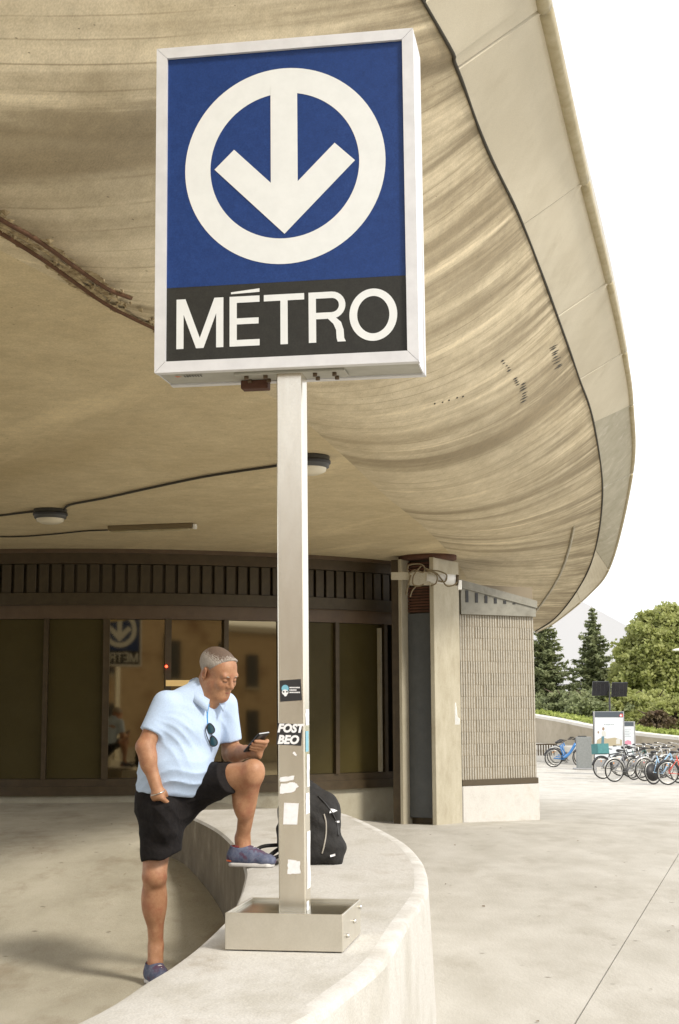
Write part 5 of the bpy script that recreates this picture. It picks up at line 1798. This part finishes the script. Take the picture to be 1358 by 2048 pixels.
def maple(px, ytop, Y, ybase_z, width, label, seed, m='leaf_a', leaf=.24, name='maple_tree', nclump=190, per=95, cat='tree'):
    top = at(px, ytop, Y)
    Hh = top.z - ybase_z
    t = thing(name, label, cat, (top.x, Y, ybase_z))
    r = np.random.default_rng(seed)
    base = np.array([top.x, Y, ybase_z])
    mb = MB()
    mb.tube([Vector(base), Vector(base) + Vector((.1, 0, Hh * .3)), Vector(base) + Vector((-.05, .1, Hh * .62)), Vector(base) + Vector((.1, 0, Hh * .9))], [.16, .13, .09, .03], n=8)
    for k in range(9):
        z = Hh * r.uniform(.22, .7); an = k * 2.4; L = width * .36 * r.uniform(.7, 1.1)
        p0 = Vector(base) + Vector((0, 0, z)); p1 = p0 + Vector((math.cos(an) * L * .5, math.sin(an) * L * .5, L * .35)); p2 = p0 + Vector((math.cos(an) * L, math.sin(an) * L, L * .6))
        mb.tube([p0, p1, p2], [.06, .04, .015], n=6)
    mb.build('trunk', M['bark'], t)
    cs_, ss = [], []
    for k in range(nclump):
        u = r.normal(size=3); u /= np.linalg.norm(u)
        rad = r.uniform(.45, 1.0) ** .6
        hz = .53 + .47 * u[2] * rad                    # 0..1 height of the clump
        taper = (1 - max(0, hz - .35) ** 1.6 * 1.1) if hz > .35 else .92 + hz * .2
        c = base + np.array([u[0] * rad * width * .5 * taper, u[1] * rad * width * .5 * taper, Hh * (.06 + .91 * hz)])
        cr = width * r.uniform(.05, .10)
        n = int(per * r.uniform(.6, 1.3))
        q = r.normal(size=(n, 3)); q /= np.linalg.norm(q, axis=1)[:, None]
        q *= (r.uniform(0, 1, (n, 1)) ** .4)
        q[:, 2] *= .95
        cs_.append(c + q * cr * np.array([1.15, 1.15, .85])); ss.append(r.uniform(.7, 1.25, n) * leaf)
    C2, S2 = np.concatenate(cs_), np.concatenate(ss)
    link('crown', leaf_mesh('crown', C2, S2, M[m], seed=seed), t)
    return t

def spruce(px, ytop, Y, base_z, radius, label, seed, dens=1.0):
    top = at(px, ytop, Y)
    Hh = top.z - base_z
    t = thing('spruce_tree', label, 'tree', (top.x, Y, base_z))
    r = np.random.default_rng(seed)
    base = np.array([top.x, Y, base_z])
    mb = MB(); mb.tube([Vector(base), Vector(base) + Vector((0, 0, Hh * .5)), Vector(base) + Vector((0, 0, Hh))], [.14, .08, .012], n=8)
    cs_, ss = [], []
    nl = int(23 * dens)
    for i in range(nl):
        tt = (i + .3) / nl
        z = Hh * (.04 + .96 * tt)
        L = radius * (1 - tt) ** .86 * r.uniform(.85, 1.1) + .07
        nb_ = 8 if tt < .7 else 5
        for k in range(nb_):
            an = k * 2 * math.pi / nb_ + i * 1.3 + r.uniform(-.3, .3)
            l = L * r.uniform(.40, 1.3)
            dirn = np.array([math.cos(an), math.sin(an), 0])
            m_ = int(10 + l * 46)
            s = r.uniform(.10, 1, m_)
            droop = -.25 * l * s + .30 * l * s * s - .05
            P = base + np.array([0, 0, z]) + dirn * (l * s)[:, None]; P[:, 2] += droop
            side = np.array([-dirn[1], dirn[0], 0])
            P += side * (r.normal(0, .13, m_) * l * (1.05 - s * .8))[:, None]
            P[:, 2] -= np.abs(r.normal(0, .05, m_))
            cs_.append(P); ss.append(r.uniform(.7, 1.3, m_) * (.125 if tt < .85 else .10))
            if tt < .9:
                e = base + np.array([0, 0, z]) + dirn * l * .8; e[2] += -.25 * l * .8 + .3 * l * .64 - .05
                mb.tube([Vector(base) + Vector((0, 0, z)), Vector(e)], [.018, .006], n=4, cap=False)
    mb.build('trunk', M['bark'], t)
    link('crown', leaf_mesh('crown', np.concatenate(cs_), np.concatenate(ss), M['leaf_b'], flat=.8, seed=seed, aspect=2.4), t)
    return t

# ---- retaining wall, bank and hill side
wpts = [at(1020, 1421, 64), at(1074, 1430, 61), at(1118, 1437.5, 58.5), at(1186, 1451, 55.5), at(1270, 1463.5, 52.5), at(1358, 1473, 50), at(1440, 1484, 47.5), at(1560, 1500, 45), at(1750, 1522, 42), at(2050, 1552, 39)]
W = spline(wpts, 64)
rw_ = thing('retaining_wall', 'long pale retaining wall with a smooth cap curving behind the bikes', 'wall', (W[0].x, W[0].y, -.9))
def wnorm(i):
    t = W[min(i + 1, 63)] - W[max(i - 1, 0)]; t.z = 0; t.normalize()
    return Vector((t.y, -t.x, 0)) if (Vector((t.y, -t.x, 0)).y < 0) else Vector((-t.y, t.x, 0))
M['wall_ribbed'] = mat('ribbed_wall_face', (.44, .385, .29), (.52, .46, .36), rough=.9, scale=3, dirt=(.36, .31, .22), dscale=1.5)
M['wall_cap'] = mat('wall_cap', (.60, .57, .50), (.68, .65, .58), rough=.8, scale=2)
def ribbon(name, off_pts, m, i0=0, i1=63, parent=rw_):
    """off_pts: list of (outward offset, height above or absolute function)"""
    vs, fs = [], []
    n = len(off_pts)
    for i in range(i0, i1 + 1):
        nn = wnorm(i)
        for o_, zf in off_pts:
            p = W[i] + nn * o_
            p.z = zf(W[i])
            vs.append(p)
    for i in range(i1 - i0):
        for j in range(n - 1):
            fs.append((i * n + j, (i + 1) * n + j, (i + 1) * n + j + 1, i * n + j + 1))
    fs += [tuple(range(n)), tuple((i1 - i0) * n + j for j in range(n - 1, -1, -1))]
    return link(name, mesh_from(name, vs, fs, m), parent)
ribbon('wall_face', [(-.2, lambda w: w.z - .1), (-.02, lambda w: w.z - .1), (-.02, lambda w: -1.3), (-.2, lambda w: -1.3)], M['wall_ribbed'])
for q in range(7):
    a_, b__ = q * 9, q * 9 + 9
    ribbon('wall_cap', [(-.32, lambda w: w.z), (-.02, lambda w: w.z), (.02, lambda w: w.z - .02), (.02, lambda w: w.z - .13), (-.32, lambda w: w.z - .13)], M['wall_cap'], a_, b__ if q < 6 else 63)
# second, lower step in front of it at the left end
ribbon('lower_step', [(.0, lambda w: -.18), (.55, lambda w: -.20), (.57, lambda w: -.23), (.57, lambda w: -.42), (.50, lambda w: -.42), (.50, lambda w: -1.2)], M['wall_cap'], 0, 23)
mb = MB()
i = 0.0
Wf = spline(wpts, 900)
for k in range(0, 899, 2):
    p = Wf[k]
    t = Wf[min(k + 2, 899)] - p; t.z = 0; t.normalize()
    n_ = Vector((t.y, -t.x, 0))
    if n_.y > 0: n_ = -n_
    R3 = Matrix((t, -n_, Vector((0, 0, 1)))).transposed()
    h0, h1 = -1.05, p.z - .135
    mb.box(Vector((p.x, p.y, (h0 + h1) / 2)) + n_ * -.012, (.035, .045, h1 - h0), R3)
ob = mb.build('rib', M['wall_ribbed'], rw_); ob['kind'] = 'stuff'
# grass bank behind the wall
vs, fs = [], []
for i in range(64):
    nn = wnorm(i)
    for o_, dz in ((-.25, -.05), (-1.2, -.10), (-4, -.25), (-12, -.6), (-40, -1.2)):
        p = W[i] - nn * -o_ ; p.z = W[i].z + dz
        vs.append(p)
for i in range(63):
    for j in range(4): fs.append((i * 5 + j, i * 5 + j + 1, (i + 1) * 5 + j + 1, (i + 1) * 5 + j))
gb = link('grass_bank', mesh_from('grass_bank', vs, fs, M['grass'], smooth=True)); tag(gb, kind='structure')
r = np.random.default_rng(8)
cs_, n = [], 3200
for k in range(n):
    i = r.integers(0, 63); u = r.uniform()
    p = W[i].lerp(W[i + 1], u); nn = wnorm(i); o_ = r.uniform(.28, .9)
    cs_.append((p.x - nn.x * o_, p.y - nn.y * o_, p.z + .03 + abs(r.normal(0, .05))))
g = link('grass', leaf_mesh('grass', np.array(cs_), r.uniform(.05, .12, n), M['grass'], flat=-.2, seed=3, aspect=2)); tag(g, kind='stuff')

spruce(1086, 1222, 70, .75, 2.1, 'dark spruce half hidden behind the end of the ribbed wall', 1, 1.25)
spruce(1184, 1211, 72, .6, 1.75, 'pointed spruce standing alone against the pale sky', 2, 1.25)
maple(1322, 1203, 66, -.3, 5.0, 'big leafy maple rising at the right edge behind the bikes', 5, nclump=380, per=150, leaf=.145)
maple(1420, 1212, 70, .25, 5.4, 'second leafy maple cut off by the right edge of the picture', 6, nclump=200, leaf=.2)
maple(1240, 1318, 76, .4, 3.4, 'smaller leafy tree filling the gap between spruce and maple', 9, nclump=130, leaf=.18)
maple(1310, 1420, 55.5, .0, 1.9, 'reddish brown bush growing just above the retaining wall', 12, m='leaf_c', name='bush', nclump=60, per=70, leaf=.09, cat='bush')
shr = [(1092, 1390, 64, 'b', 2.6, 'low green evergreen shrub at the end of the ribbed wall'), (1128, 1396, 63, 'b', 2.4, 'low green evergreen shrub between the two spruces'),
       (1166, 1392, 62, 'b', 2.4, 'low green evergreen shrub under the pointed spruce'), (1200, 1398, 61, 'b', 2.6, 'low evergreen shrub behind the left edge of the advertising panel'),
       (1236, 1400, 61, 'a', 2.6, 'low leafy shrub behind the advertising panel'), (1272, 1410, 60, 'a', 2.4, 'low leafy shrub between the solar mast and the reddish bush'),
       (1348, 1415, 58, 'a', 2.4, 'low leafy shrub right of the reddish bush at the picture edge'), (1310, 1400, 62, 'a', 3.0, 'low leafy shrub behind the reddish bush')]
for k, (x, y, Y_, mm, w_, lab) in enumerate(shr):
    zb = {1092: .75, 1128: .65, 1166: .5, 1200: .4, 1236: .3, 1272: .2, 1348: 0, 1310: 0}[x]
    maple(x, y + [6, -14, 10, -22, -30, 8, -26, -18][k], Y_, zb, w_ * [.8, 1.1, .9, 1.3, 1.2, .8, 1.2, 1.1][k], lab, 20 + k, m='leaf_' + mm, name='shrub', nclump=110, per=90, leaf=.12, cat='shrub')

# pale sloping tower mass far behind the trees
M['tower'] = mat('white_tower_concrete', (.54, .55, .56), (.57, .57, .58), rough=.7, scale=.05)
pp = [at(x, y, 320) for x, y in ((1010, 1150), (1120, 1180), (1165, 1203), (1215, 1230), (1264, 1257), (1300, 1330), (1310, 1425), (1000, 1425))]
mb = MB(); mb.prism(pp, Vector((0, 45, 0)))
tw = mb.build('leaning_tower', M['tower']); tag(tw, 'pale sloping concrete tower base far away behind the spruces', 'tower')

# ---- street furniture
M['ad_white'] = mat('poster_white', (.62, .66, .68), (.70, .73, .74), rough=.4, scale=6)
M['ad_dark'] = mat('panel_header', (.07, .085, .10), rough=.5)
M['alu'] = mat('aluminium', (.45, .45, .45), rough=.4, metal=.7)
def face_y(px, py, Y): return at(px, py, Y)
def flat(name, pts, Y, off, m, parent, dep=.003):
    P3 = [at(x, y, Y) + Vector((0, -off, 0)) for x, y in pts]
    mb = MB(); mb.prism(P3[::-1], Vector((0, -dep, 0)))
    return mb.build(name, m, parent)
def rectp(x0, y0, x1, y1): return [(x0, y0), (x1, y0), (x1, y1), (x0, y1)]
Ya = 47.5
g0 = ground_at(1217, 1541); 
ad = thing('advertising_panel', 'tall advertising panel with a white poster behind the parked bikes', 'panel', (at(1217, 1500, Ya).x, Ya, gzf(9, Ya)))
pz = gzf(9, Ya)
a0, a1 = at(1186.5, 1423, Ya), at(1248, 1426, Ya)
mb = MB().box(((a0.x + a1.x) / 2, Ya + .08, (a0.z + pz) / 2 + .12), (a1.x - a0.x, .14, a0.z - pz - .24), None, .01); mb.build('cabinet', M['alu'], ad)
for xx in (a0.x + .03, a1.x - .03):
    mb = MB().box((xx, Ya + .08, (a0.z + pz) / 2), (.06, .16, a0.z - pz), None, .008); mb.build('post', M['alu'], ad)
flat('header', rectp(1189.5, 1423.5, 1246, 1434), Ya, .001, M['ad_dark'], ad)
flat('emblem', [(1238, 1431), (1241, 1427), (1245.5, 1428), (1246, 1434), (1240, 1434)], Ya, .006, mat('red_mark', (.55, .08, .08)), ad)
flat('emblem', disc(1241.5, 1431, 2.0, 2.0, 10)[::-1], Ya, .010, M['sign_white'], ad)
po = flat('poster', rectp(1190, 1435, 1245.5, 1520), Ya, .001, M['ad_white'], ad)
pc = {'skin': mat('poster_tan', (.30, .20, .13)), 'gr': mat('poster_grey', (.36, .39, .40)), 'teal': mat('poster_teal', (.10, .20, .24)), 'sand': mat('poster_sand', (.42, .36, .24)), 'pink': mat('poster_pink', (.60, .25, .33)), 'pale': mat('poster_pale', (.58, .57, .52))}
def pp2(pts, m, off): flat('print', pts, Ya, off, pc[m], po, .001)
for k in range(6): pp2([(1208 + k * 3.4, 1448 + .6 * math.sin(k * 2)), (1210.6 + k * 3.4, 1448.2), (1210.4 + k * 3.4, 1450.4), (1207.8 + k * 3.4, 1450)], 'gr', .0045)
pp2([(1194, 1480), (1204, 1474), (1214, 1477), (1230, 1475), (1244, 1480), (1244, 1492), (1192, 1492)], 'sand', .0045)
pp2([(1203, 1464), (1206, 1461), (1211, 1463), (1212, 1473), (1204, 1473)], 'pale', .006)
pp2([(1203, 1473), (1208, 1472), (1208, 1492), (1202, 1492)], 'teal', .007)
pp2(disc(1206.5, 1457.5, 2.4, 3.4, 10)[::-1], 'skin', .006); pp2(disc(1196.5, 1464.5, 1.6, 2.6, 10)[::-1], 'skin', .006)
pp2([(1232, 1480), (1236, 1476), (1240, 1479), (1240, 1488), (1232, 1488)], 'pale', .006)
Yb = 49.5
mp_ = thing('map_panel', 'smaller notice panel with a dark header beside the advertising panel', 'panel', (at(1260, 1500, Yb).x, Yb, gzf(9, Yb)))
b0, b1 = at(1246, 1443, Yb), at(1270, 1445, Yb); pzb = gzf(9, Yb)
mb = MB().box(((b0.x + b1.x) / 2, Yb + .05, (b0.z + pzb) / 2), (b1.x - b0.x, .10, b0.z - pzb), None, .01); mb.build('cabinet', M['alu'], mp_)
flat('header', rectp(1247, 1444, 1267, 1452), Yb, .001, M['ad_dark'], mp_)
no_ = flat('notice', rectp(1247, 1453, 1267.5, 1510), Yb, .001, M['ad_white'], mp_)
for k in range(5): flat('print', rectp(1249.5, 1459 + k * 3.2, 1262 - (k % 2) * 3, 1460.2 + k * 3.2), Yb, .0045, pc['gr'], no_, .001)
flat('print', [(1249, 1483), (1255, 1480), (1262, 1482), (1263, 1489), (1250, 1489)], Yb, .0045, pc['pink'], no_, .001)

# solar mast
Ys = 51.0
sm_ = thing('solar_mast', 'black mast with two square solar panels above the advertising panel', 'solar panel', (at(1219, 1500, Ys).x, Ys, gzf(9, Ys)))
sx_ = at(1219, 1400, Ys).x
mb = MB().tube([Vector((sx_, Ys, gzf(9, Ys))), Vector((sx_, Ys, at(1219, 1366, Ys).z))], .035, n=8); mb.build('pole', M['black'], sm_)
mb = MB().tube([at(1190, 1377, Ys) + Vector((0, .03, 0)), at(1250, 1378, Ys) + Vector((0, .03, 0))], .022, n=6); mb.build('cross_arm', M['black'], sm_)
M['solar'] = mat('solar_cell', (.012, .012, .016), (.02, .02, .026), rough=.25, scale=3)
for (x0, y0, x1, y1) in ((1184, 1363, 1217, 1391), (1222.5, 1365, 1255, 1393)):
    c0, c1 = at(x0, y0, Ys), at(x1, y1, Ys)
    Rt_ = Matrix.Rotation(math.radians(28), 3, 'X')
    mb = MB().box((c0 + c1) / 2, (c1.x - c0.x, .035, (c0.z - c1.z) / math.cos(math.radians(28))), Rt_, .006); pn = mb.build('solar_panel', M['solar'], sm_)
    for u in (-.25, 0, .25):
        mb = MB().box((c0 + c1) / 2 + Rt_ @ Vector((u * (c1.x - c0.x), -.019, 0)), (.006, .003, (c0.z - c1.z) * 1.05), Rt_); mb.build('cell_line', M['dark_grey'], pn)

# grey rental terminal
tg = ground_at(1168, 1539)
tr_ = thing('rental_terminal', 'plain grey metal terminal box beside the blue rental bikes', 'terminal', tuple(tg))
tp = at(1168, 1473, tg.y); tw_ = at(1183, 1500, tg.y).x - at(1153, 1500, tg.y).x
M['term'] = mat('terminal_grey', (.20, .21, .20), (.25, .26, .25), rough=.6, scale=20, grain=.1)
mb = MB().box((tp.x, tg.y + .12, (tp.z + tg.z) / 2 + .02), (tw_, .22, tp.z - tg.z - .06), None, .012); mb.build('case', M['term'], tr_)
mb = MB().box((tp.x + .02, tg.y + .12, tg.z + .03), (tw_ + .25, .5, .05), None, .01); mb.build('base_plate', M['alu'], tr_)
mb = MB().box((tp.x - .05, tg.y + .12, tp.z), (.30, .16, .05), None, .012); mb.build('handle', M['black'], tr_)

# low dark railing at the foot of the wall
rg = thing('low_railing', 'low dark railing of upright bars at the foot of the pale wall', 'railing', tuple(at(1085, 1510, 57)))
for k in range(9):
    p = at(1066 + k * 5.2, 1489, 57); q = at(1066 + k * 5.2, 1511, 57)
    MB().box((p + q) / 2, (.05, .05, p.z - q.z), None).build('bar', M['facade_dark'], rg)
mb = MB().box((at(1062, 1488, 57) + at(1112, 1489.5, 57)) / 2, (1.05, .06, .05), None); mb.build('top_rail', M['facade_dark'], rg)

# street lamp: only its head reaches into the picture
Yl = 58
sl0 = thing('street_lamp', 'white street lamp head reaching in at the right edge before the maple', 'lamp', (at(1420, 1300, Yl).x, Yl, 0))
h0, h1 = at(1345, 1300.5, Yl), at(1364, 1299, Yl)
mb = MB(); mb.tube([h0, h0.lerp(h1, .3), h0.lerp(h1, .8), h1], [.03, .075, .085, .05], n=10); mb.v = [Vector((v.x, v.y, h0.z + (v.z - h0.z) * .75)) for v in mb.v]; mb.build('lamp_head', M['white_light'], sl0)
px_ = at(1420, 1300, Yl).x
mb = MB(); mb.tube(spline([h1, Vector((px_ - .3, Yl, h1.z + .12)), Vector((px_, Yl, h1.z - .15)), Vector((px_, Yl, gzf(px_, Yl) - .1))], 24), .04, n=8); mb.build('pole', M['alu'], sl0)

# ---- bicycles
M['tyre'] = M['rubber']
M['rim'] = mat('silver_rim', (.55, .54, .50), rough=.35, metal=.8)
M['refl'] = mat('red_reflector', (.55, .05, .04), rough=.3)
M['amber'] = mat('amber_reflector', (.7, .25, .02), rough=.3)
_cache = {}
_jr = random.Random(21)
def wheel_meshes(r):
    if r in _cache: return _cache[r]
    mb = MB(); N = 36
    mb.tube([Vector((math.cos(2 * math.pi * k / N) * (r - .02), 0, math.sin(2 * math.pi * k / N) * (r - .02))) for k in range(N)], .020, n=6, closed=True)
    ty = mb.mesh('tyre', M['tyre'])
    mb = MB(); mb.tube([Vector((math.cos(2 * math.pi * k / N) * (r - .048), 0, math.sin(2 * math.pi * k / N) * (r - .048))) for k in range(N)], .012, n=5, closed=True)
    ri = mb.mesh('rim', M['rim'])
    mb = MB()
    for k in range(22):
        a = 2 * math.pi * k / 22
        mb.tube([Vector((math.cos(a + .25) * .02, .022 * (-1) ** k, math.sin(a + .25) * .02)), Vector((math.cos(a) * (r - .05), 0, math.sin(a) * (r - .05)))], .0022, n=3, cap=False)
    mb.tube([Vector((0, -.05, 0)), Vector((0, .05, 0))], .022, n=8)
    sp = mb.mesh('spokes', M['rim'])
    _cache[r] = (ty, ri, sp)
    return _cache[r]
def bicycle(pos, yaw, frame_m, label, group, kind='city', basket=None, fender=None, name='bicycle', lean=0.0, disc_m=None):
    t = thing(name, label, 'bicycle', pos, group)
    t.rotation_euler = (lean + (_jr.uniform(-.13, .13) if kind != 'rental' else 0), 0, yaw + (_jr.uniform(-.22, .22) if kind != 'rental' else 0))
    r = .335
    ty, ri, sp = wheel_meshes(r)
    rear, front = Vector((0, 0, r)), Vector((1.06, 0, r))
    bb, seat, head, headlo = Vector((.42, 0, .29)), Vector((.27, 0, .80)), Vector((.86, 0, .86)), Vector((.90, 0, .72))
    def loc(name_, me, p, loc_=(0, 0, 0)):
        o = bpy.data.objects.new(name_, me); COL.objects.link(o); o.parent = p; o.location = loc_
        return o
    for c in (rear, front):
        w = loc('wheel', ty, t, c)
        loc('rim', ri, w); loc('spokes', sp, w)
        if disc_m is not None and c is rear:
            mb = MB(); mb.lathe([(0, -.03), (.24, -.03), (.24, .03), (0, .03)], n=24, axis='Y'); loc('wheel_cover', mb.mesh('wheel_cover', disc_m), w)
        mb = MB().box((.0, .028, r * .62), (.03, .006, .05)); loc('reflector', mb.mesh('reflector', M['amber'] if c is rear else M['refl']), w)
    mb = MB()
    if kind == 'rental':
        mb.tube(spline([head, Vector((.62, 0, .50)), Vector((.42, 0, .36)), Vector((.30, 0, .40))], 14), [.05] * 14, n=8)
        mb.tube([bb, seat], .032, n=8); mb.tube([bb, rear + Vector((0, .06, 0))], .026, n=6); mb.tube([bb, rear + Vector((0, -.06, 0))], .026, n=6)
    elif kind == 'low':
        mb.tube([headlo, bb], .022, n=8); mb.tube([head, bb.lerp(seat, .45)], .020, n=8)
    else:
        mb.tube([headlo, bb], .021, n=8); mb.tube([head + Vector((0, 0, -.05)), bb.lerp(seat, .86)], .018, n=8)
    if kind != 'rental':
        mb.tube([bb, seat], .018, n=8)
        for s in (-.05, .05):
            mb.tube([bb, rear + Vector((0, s, 0))], .011, n=6); mb.tube([bb.lerp(seat, .84), rear + Vector((0, s, 0))], .010, n=6)
    mb.tube([head, headlo], .024, n=8)
    loc('frame', mb.mesh('frame', frame_m), t)
    mb = MB()
    for s in (-.05, .05): mb.tube([headlo, Vector((.95, s, .62)), front + Vector((0, s, 0))], .012, n=6)
    loc('fork', mb.mesh('fork', frame_m if kind != 'city' else M['chrome']), t)
    mb = MB(); mb.tube(spline([seat + Vector((-.16, .06, .10)), seat + Vector((-.03, .0, .125)), seat + Vector((.13, 0, .10))], 8), [.05, .075, .07, .055, .04, .03, .026, .02], n=8)
    mb.v = [Vector((v.x, v.y, seat.z + .09 + (v.z - seat.z - .09) * .6)) for v in mb.v]
    sd = loc('saddle', mb.mesh('saddle', M['black']), t)
    mb = MB(); mb.tube([seat, seat + Vector((-.02, 0, .10))], .014, n=6); loc('seat_post', mb.mesh('seat_post', M['chrome']), sd)
    mb = MB(); mb.tube([head, head + Vector((-.01, 0, .12))], .014, n=6)
    mb.tube(spline([head + Vector((-.14, -.30, .15)), head + Vector((-.02, -.22, .15)), head + Vector((.02, 0, .12)), head + Vector((-.02, .22, .15)), head + Vector((-.14, .30, .15))], 16), .012, n=6)
    hb = loc('handlebar', mb.mesh('handlebar', M['chrome'] if kind != 'rental' else M['black']), t)
    for s in (-1, 1):
        mb = MB(); mb.tube([head + Vector((-.20, s * .32, .15)), head + Vector((-.09, s * .285, .15))], .019, n=6); loc('grip', mb.mesh('grip', M['black']), hb)
    mb = MB(); mb.lathe([(.0, .045), (.085, .045), (.085, .055), (.0, .055)], n=16, c=(0, 0, 0), axis='Y'); mb.v = [v + bb for v in mb.v]
    mb.tube([bb + Vector((0, .06, 0)), bb + Vector((.12, .07, -.11))], .010, n=5); mb.tube([bb + Vector((0, -.06, 0)), bb + Vector((-.12, -.07, .11))], .010, n=5)
    mb.box(bb + Vector((.12, .11, -.11)), (.09, .08, .02)); mb.box(bb + Vector((-.12, -.11, .11)), (.09, .08, .02))
    loc('crank', mb.mesh('crank', M['dark_grey']), t)
    if fender:
        for c, a0_, a1_ in ((rear, .15, 2.9), (front, .9, 2.6)):
            mb = MB(); mb.tube([c + Vector((math.cos(a) * (r + .022), 0, math.sin(a) * (r + .022))) for a in np.linspace(a0_, a1_, 14)], .022, n=5)
            loc('mudguard', mb.mesh('mudguard', fender), t)
    if basket:
        mb = MB()
        c = rear + Vector((-.02, 0, .58)); sx, sy, sz = .20, .17, .15
        for (dx, dy, wx, wy) in ((0, -sy, sx * 2, .012), (0, sy, sx * 2, .012), (-sx, 0, .012, sy * 2), (sx, 0, .012, sy * 2)):
            mb.box(c + Vector((dx, dy, 0)), (wx, wy, sz * 2))
        mb.box(c + Vector((0, 0, -sz)), (sx * 2, sy * 2, .012))
        loc('crate', mb.mesh('crate', basket), t)
        mb = MB(); mb.tube([rear + Vector((-.2, .06, .42)), rear + Vector((.25, .06, .42))], .009, n=5); mb.tube([rear + Vector((-.2, -.06, .42)), rear + Vector((.25, -.06, .42))], .009, n=5)
        loc('rear_rack', mb.mesh('rear_rack', M['dark_grey']), t)
    return t
fm = {k: mat('frame_' + k, c, rough=.35, coat=.4) for k, c in dict(black=(.018, .018, .02), silver=(.28, .29, .30), lightblue=(.28, .45, .62), red=(.60, .06, .03), orange=(.68, .12, .03), blue=(.035, .17, .42), white=(.50, .50, .48), green=(.05, .12, .10), grey=(.16, .16, .17)).items()}
teal = mat('teal_crate', (.04, .17, .17), (.06, .21, .21), rough=.6, scale=12)
BG = 'bikes parked at the public rack'
RG = 'blue rental bikes docked in a row'
def place(px, py): return tuple(ground_at(px, py))
yw = math.radians
bicycle(place(1206, 1558), yw(18), fm['black'], 'black bike carrying a teal crate, leftmost of the parked bikes', BG, basket=teal, fender=fm['black'])
bicycle(place(1229, 1564), yw(24), fm['grey'], 'dark grey bike with silver mudguards standing nearest to the camera', BG, fender=M['rim'])
bicycle(place(1258, 1554), yw(30), fm['green'], 'dark green bike in the middle of the tangle of parked bikes', BG, kind='low')
bicycle(place(1268, 1560), yw(34), fm['silver'], 'silver bike with a chrome fork in front of the notice panel', BG)
bicycle(place(1283, 1556), yw(38), fm['white'], 'white bike half hidden among the parked bikes', BG, kind='low', fender=M['rim'])
bicycle(place(1308, 1569), yw(40), fm['lightblue'], 'light blue bike with a black mesh cover on the rear wheel', BG, kind='low', disc_m=M['black'])
bicycle(place(1336, 1570), yw(22), fm['red'], 'red bike with low frame near the right edge', BG, kind='low', fender=fm['black'])
bicycle(place(1350, 1560), yw(10), fm['orange'], 'orange bike cut off by the right edge of the picture', BG)
bicycle(place(1107, 1534.5), yw(8), fm['blue'], 'blue rental bike nearest of the docked row', RG, kind='rental', fender=fm['black'], name='rental_bicycle')
bicycle(place(1111, 1530.5), yw(10), fm['blue'], 'blue rental bike second from the front of the docked row', RG, kind='rental', fender=fm['white'], name='rental_bicycle')
bicycle(place(1115, 1527), yw(12), fm['blue'], 'blue rental bike farthest back in the docked row', RG, kind='rental', fender=fm['black'], name='rental_bicycle')
bicycle(place(1241, 1552), yw(27), fm['black'], 'black bike squeezed between the grey and the green bike', BG, fender=fm['black'])
bicycle(place(1296, 1553), yw(36), fm['black'], 'black bike right behind the light blue one', BG)
bicycle(place(1320, 1553), yw(32), fm['silver'], 'silver bike behind the red low frame bike', BG, kind='low')
# steel rack the bikes lean on
rp = ground_at(1290, 1556)
rk = thing('bike_rack', 'dark bike rack with upright bars between the parked bikes', 'rack', tuple(rp))
for k in range(7):
    mb = MB(); x = rp.x + .12 + k * .09; y = rp.y - .15 + k * .05
    mb.tube([Vector((x, y, rp.z)), Vector((x, y, rp.z + .62))], .014, n=6); mb.build('bar', M['black'], rk)
for z in (.06, .62):
    mb = MB(); mb.tube([Vector((rp.x + .06, rp.y - .18, rp.z + z)), Vector((rp.x + .74, rp.y + .18, rp.z + z))], .016, n=6); mb.build('rail', M['black'], rk)

# ---- brick block across the street: only its mirror image shows in the glass
M['brick'] = mat('tan_brick', (.46, .33, .19), (.56, .42, .26), rough=.9, scale=5, dirt=(.24, .13, .06), dscale=.6)
M['win'] = mat('dark_window', (.03, .028, .025), rough=.2)
M['stone'] = mat('stone_trim', (.48, .42, .32), rough=.9)
bk = thing('brick_building', 'tan brick building mirrored in the dark station glass', 'building', (10, -35, 0))
MB().box((10, -39, 4.1), (110, 8, 8.2)).build('wall', M['brick'], bk)
wm = MB().box((0, 0, 0), (1.0, .12, 2.0)).mesh('window', M['win'])
sm2 = MB().box((0, .06, -1.08), (1.2, .22, .14)).mesh('sill', M['stone'])
for i in range(26):
    for j in range(2):
        w = bpy.data.objects.new('window', wm); COL.objects.link(w); w.parent = bk
        w.location = Vector((-32 + i * 3.3, -34.97, 2.1 + j * 3.4)) - bk.location
        s = bpy.data.objects.new('sill', sm2); COL.objects.link(s); s.parent = w
mb = MB().box((10, -34.95, .5), (110, .3, 1.0)); mb.build('base_course', M['stone'], bk)
mb = MB().box((10, -34.9, 8.05), (110.2, .4, .4)); mb.build('cornice', M['stone'], bk)

# dry leaves and scraps lying about on the paving
rl = np.random.default_rng(77)
pts_ = []
for k in range(90):
    if k % 3: x, y = rl.uniform(-2.6, -.55), rl.uniform(4.0, 15)
    else: x, y = rl.uniform(.6, 3.4), rl.uniform(6, 17)
    pts_.append((x, y, gzf(x, y) + .006))
sz_ = rl.uniform(.008, .026, len(pts_))
lit = link('litter', leaf_mesh('litter', np.array(pts_), sz_, mat('dry_leaf', (.10, .065, .03), (.18, .12, .06), rough=.9, scale=8), flat=4, seed=4)); tag(lit, kind='stuff')
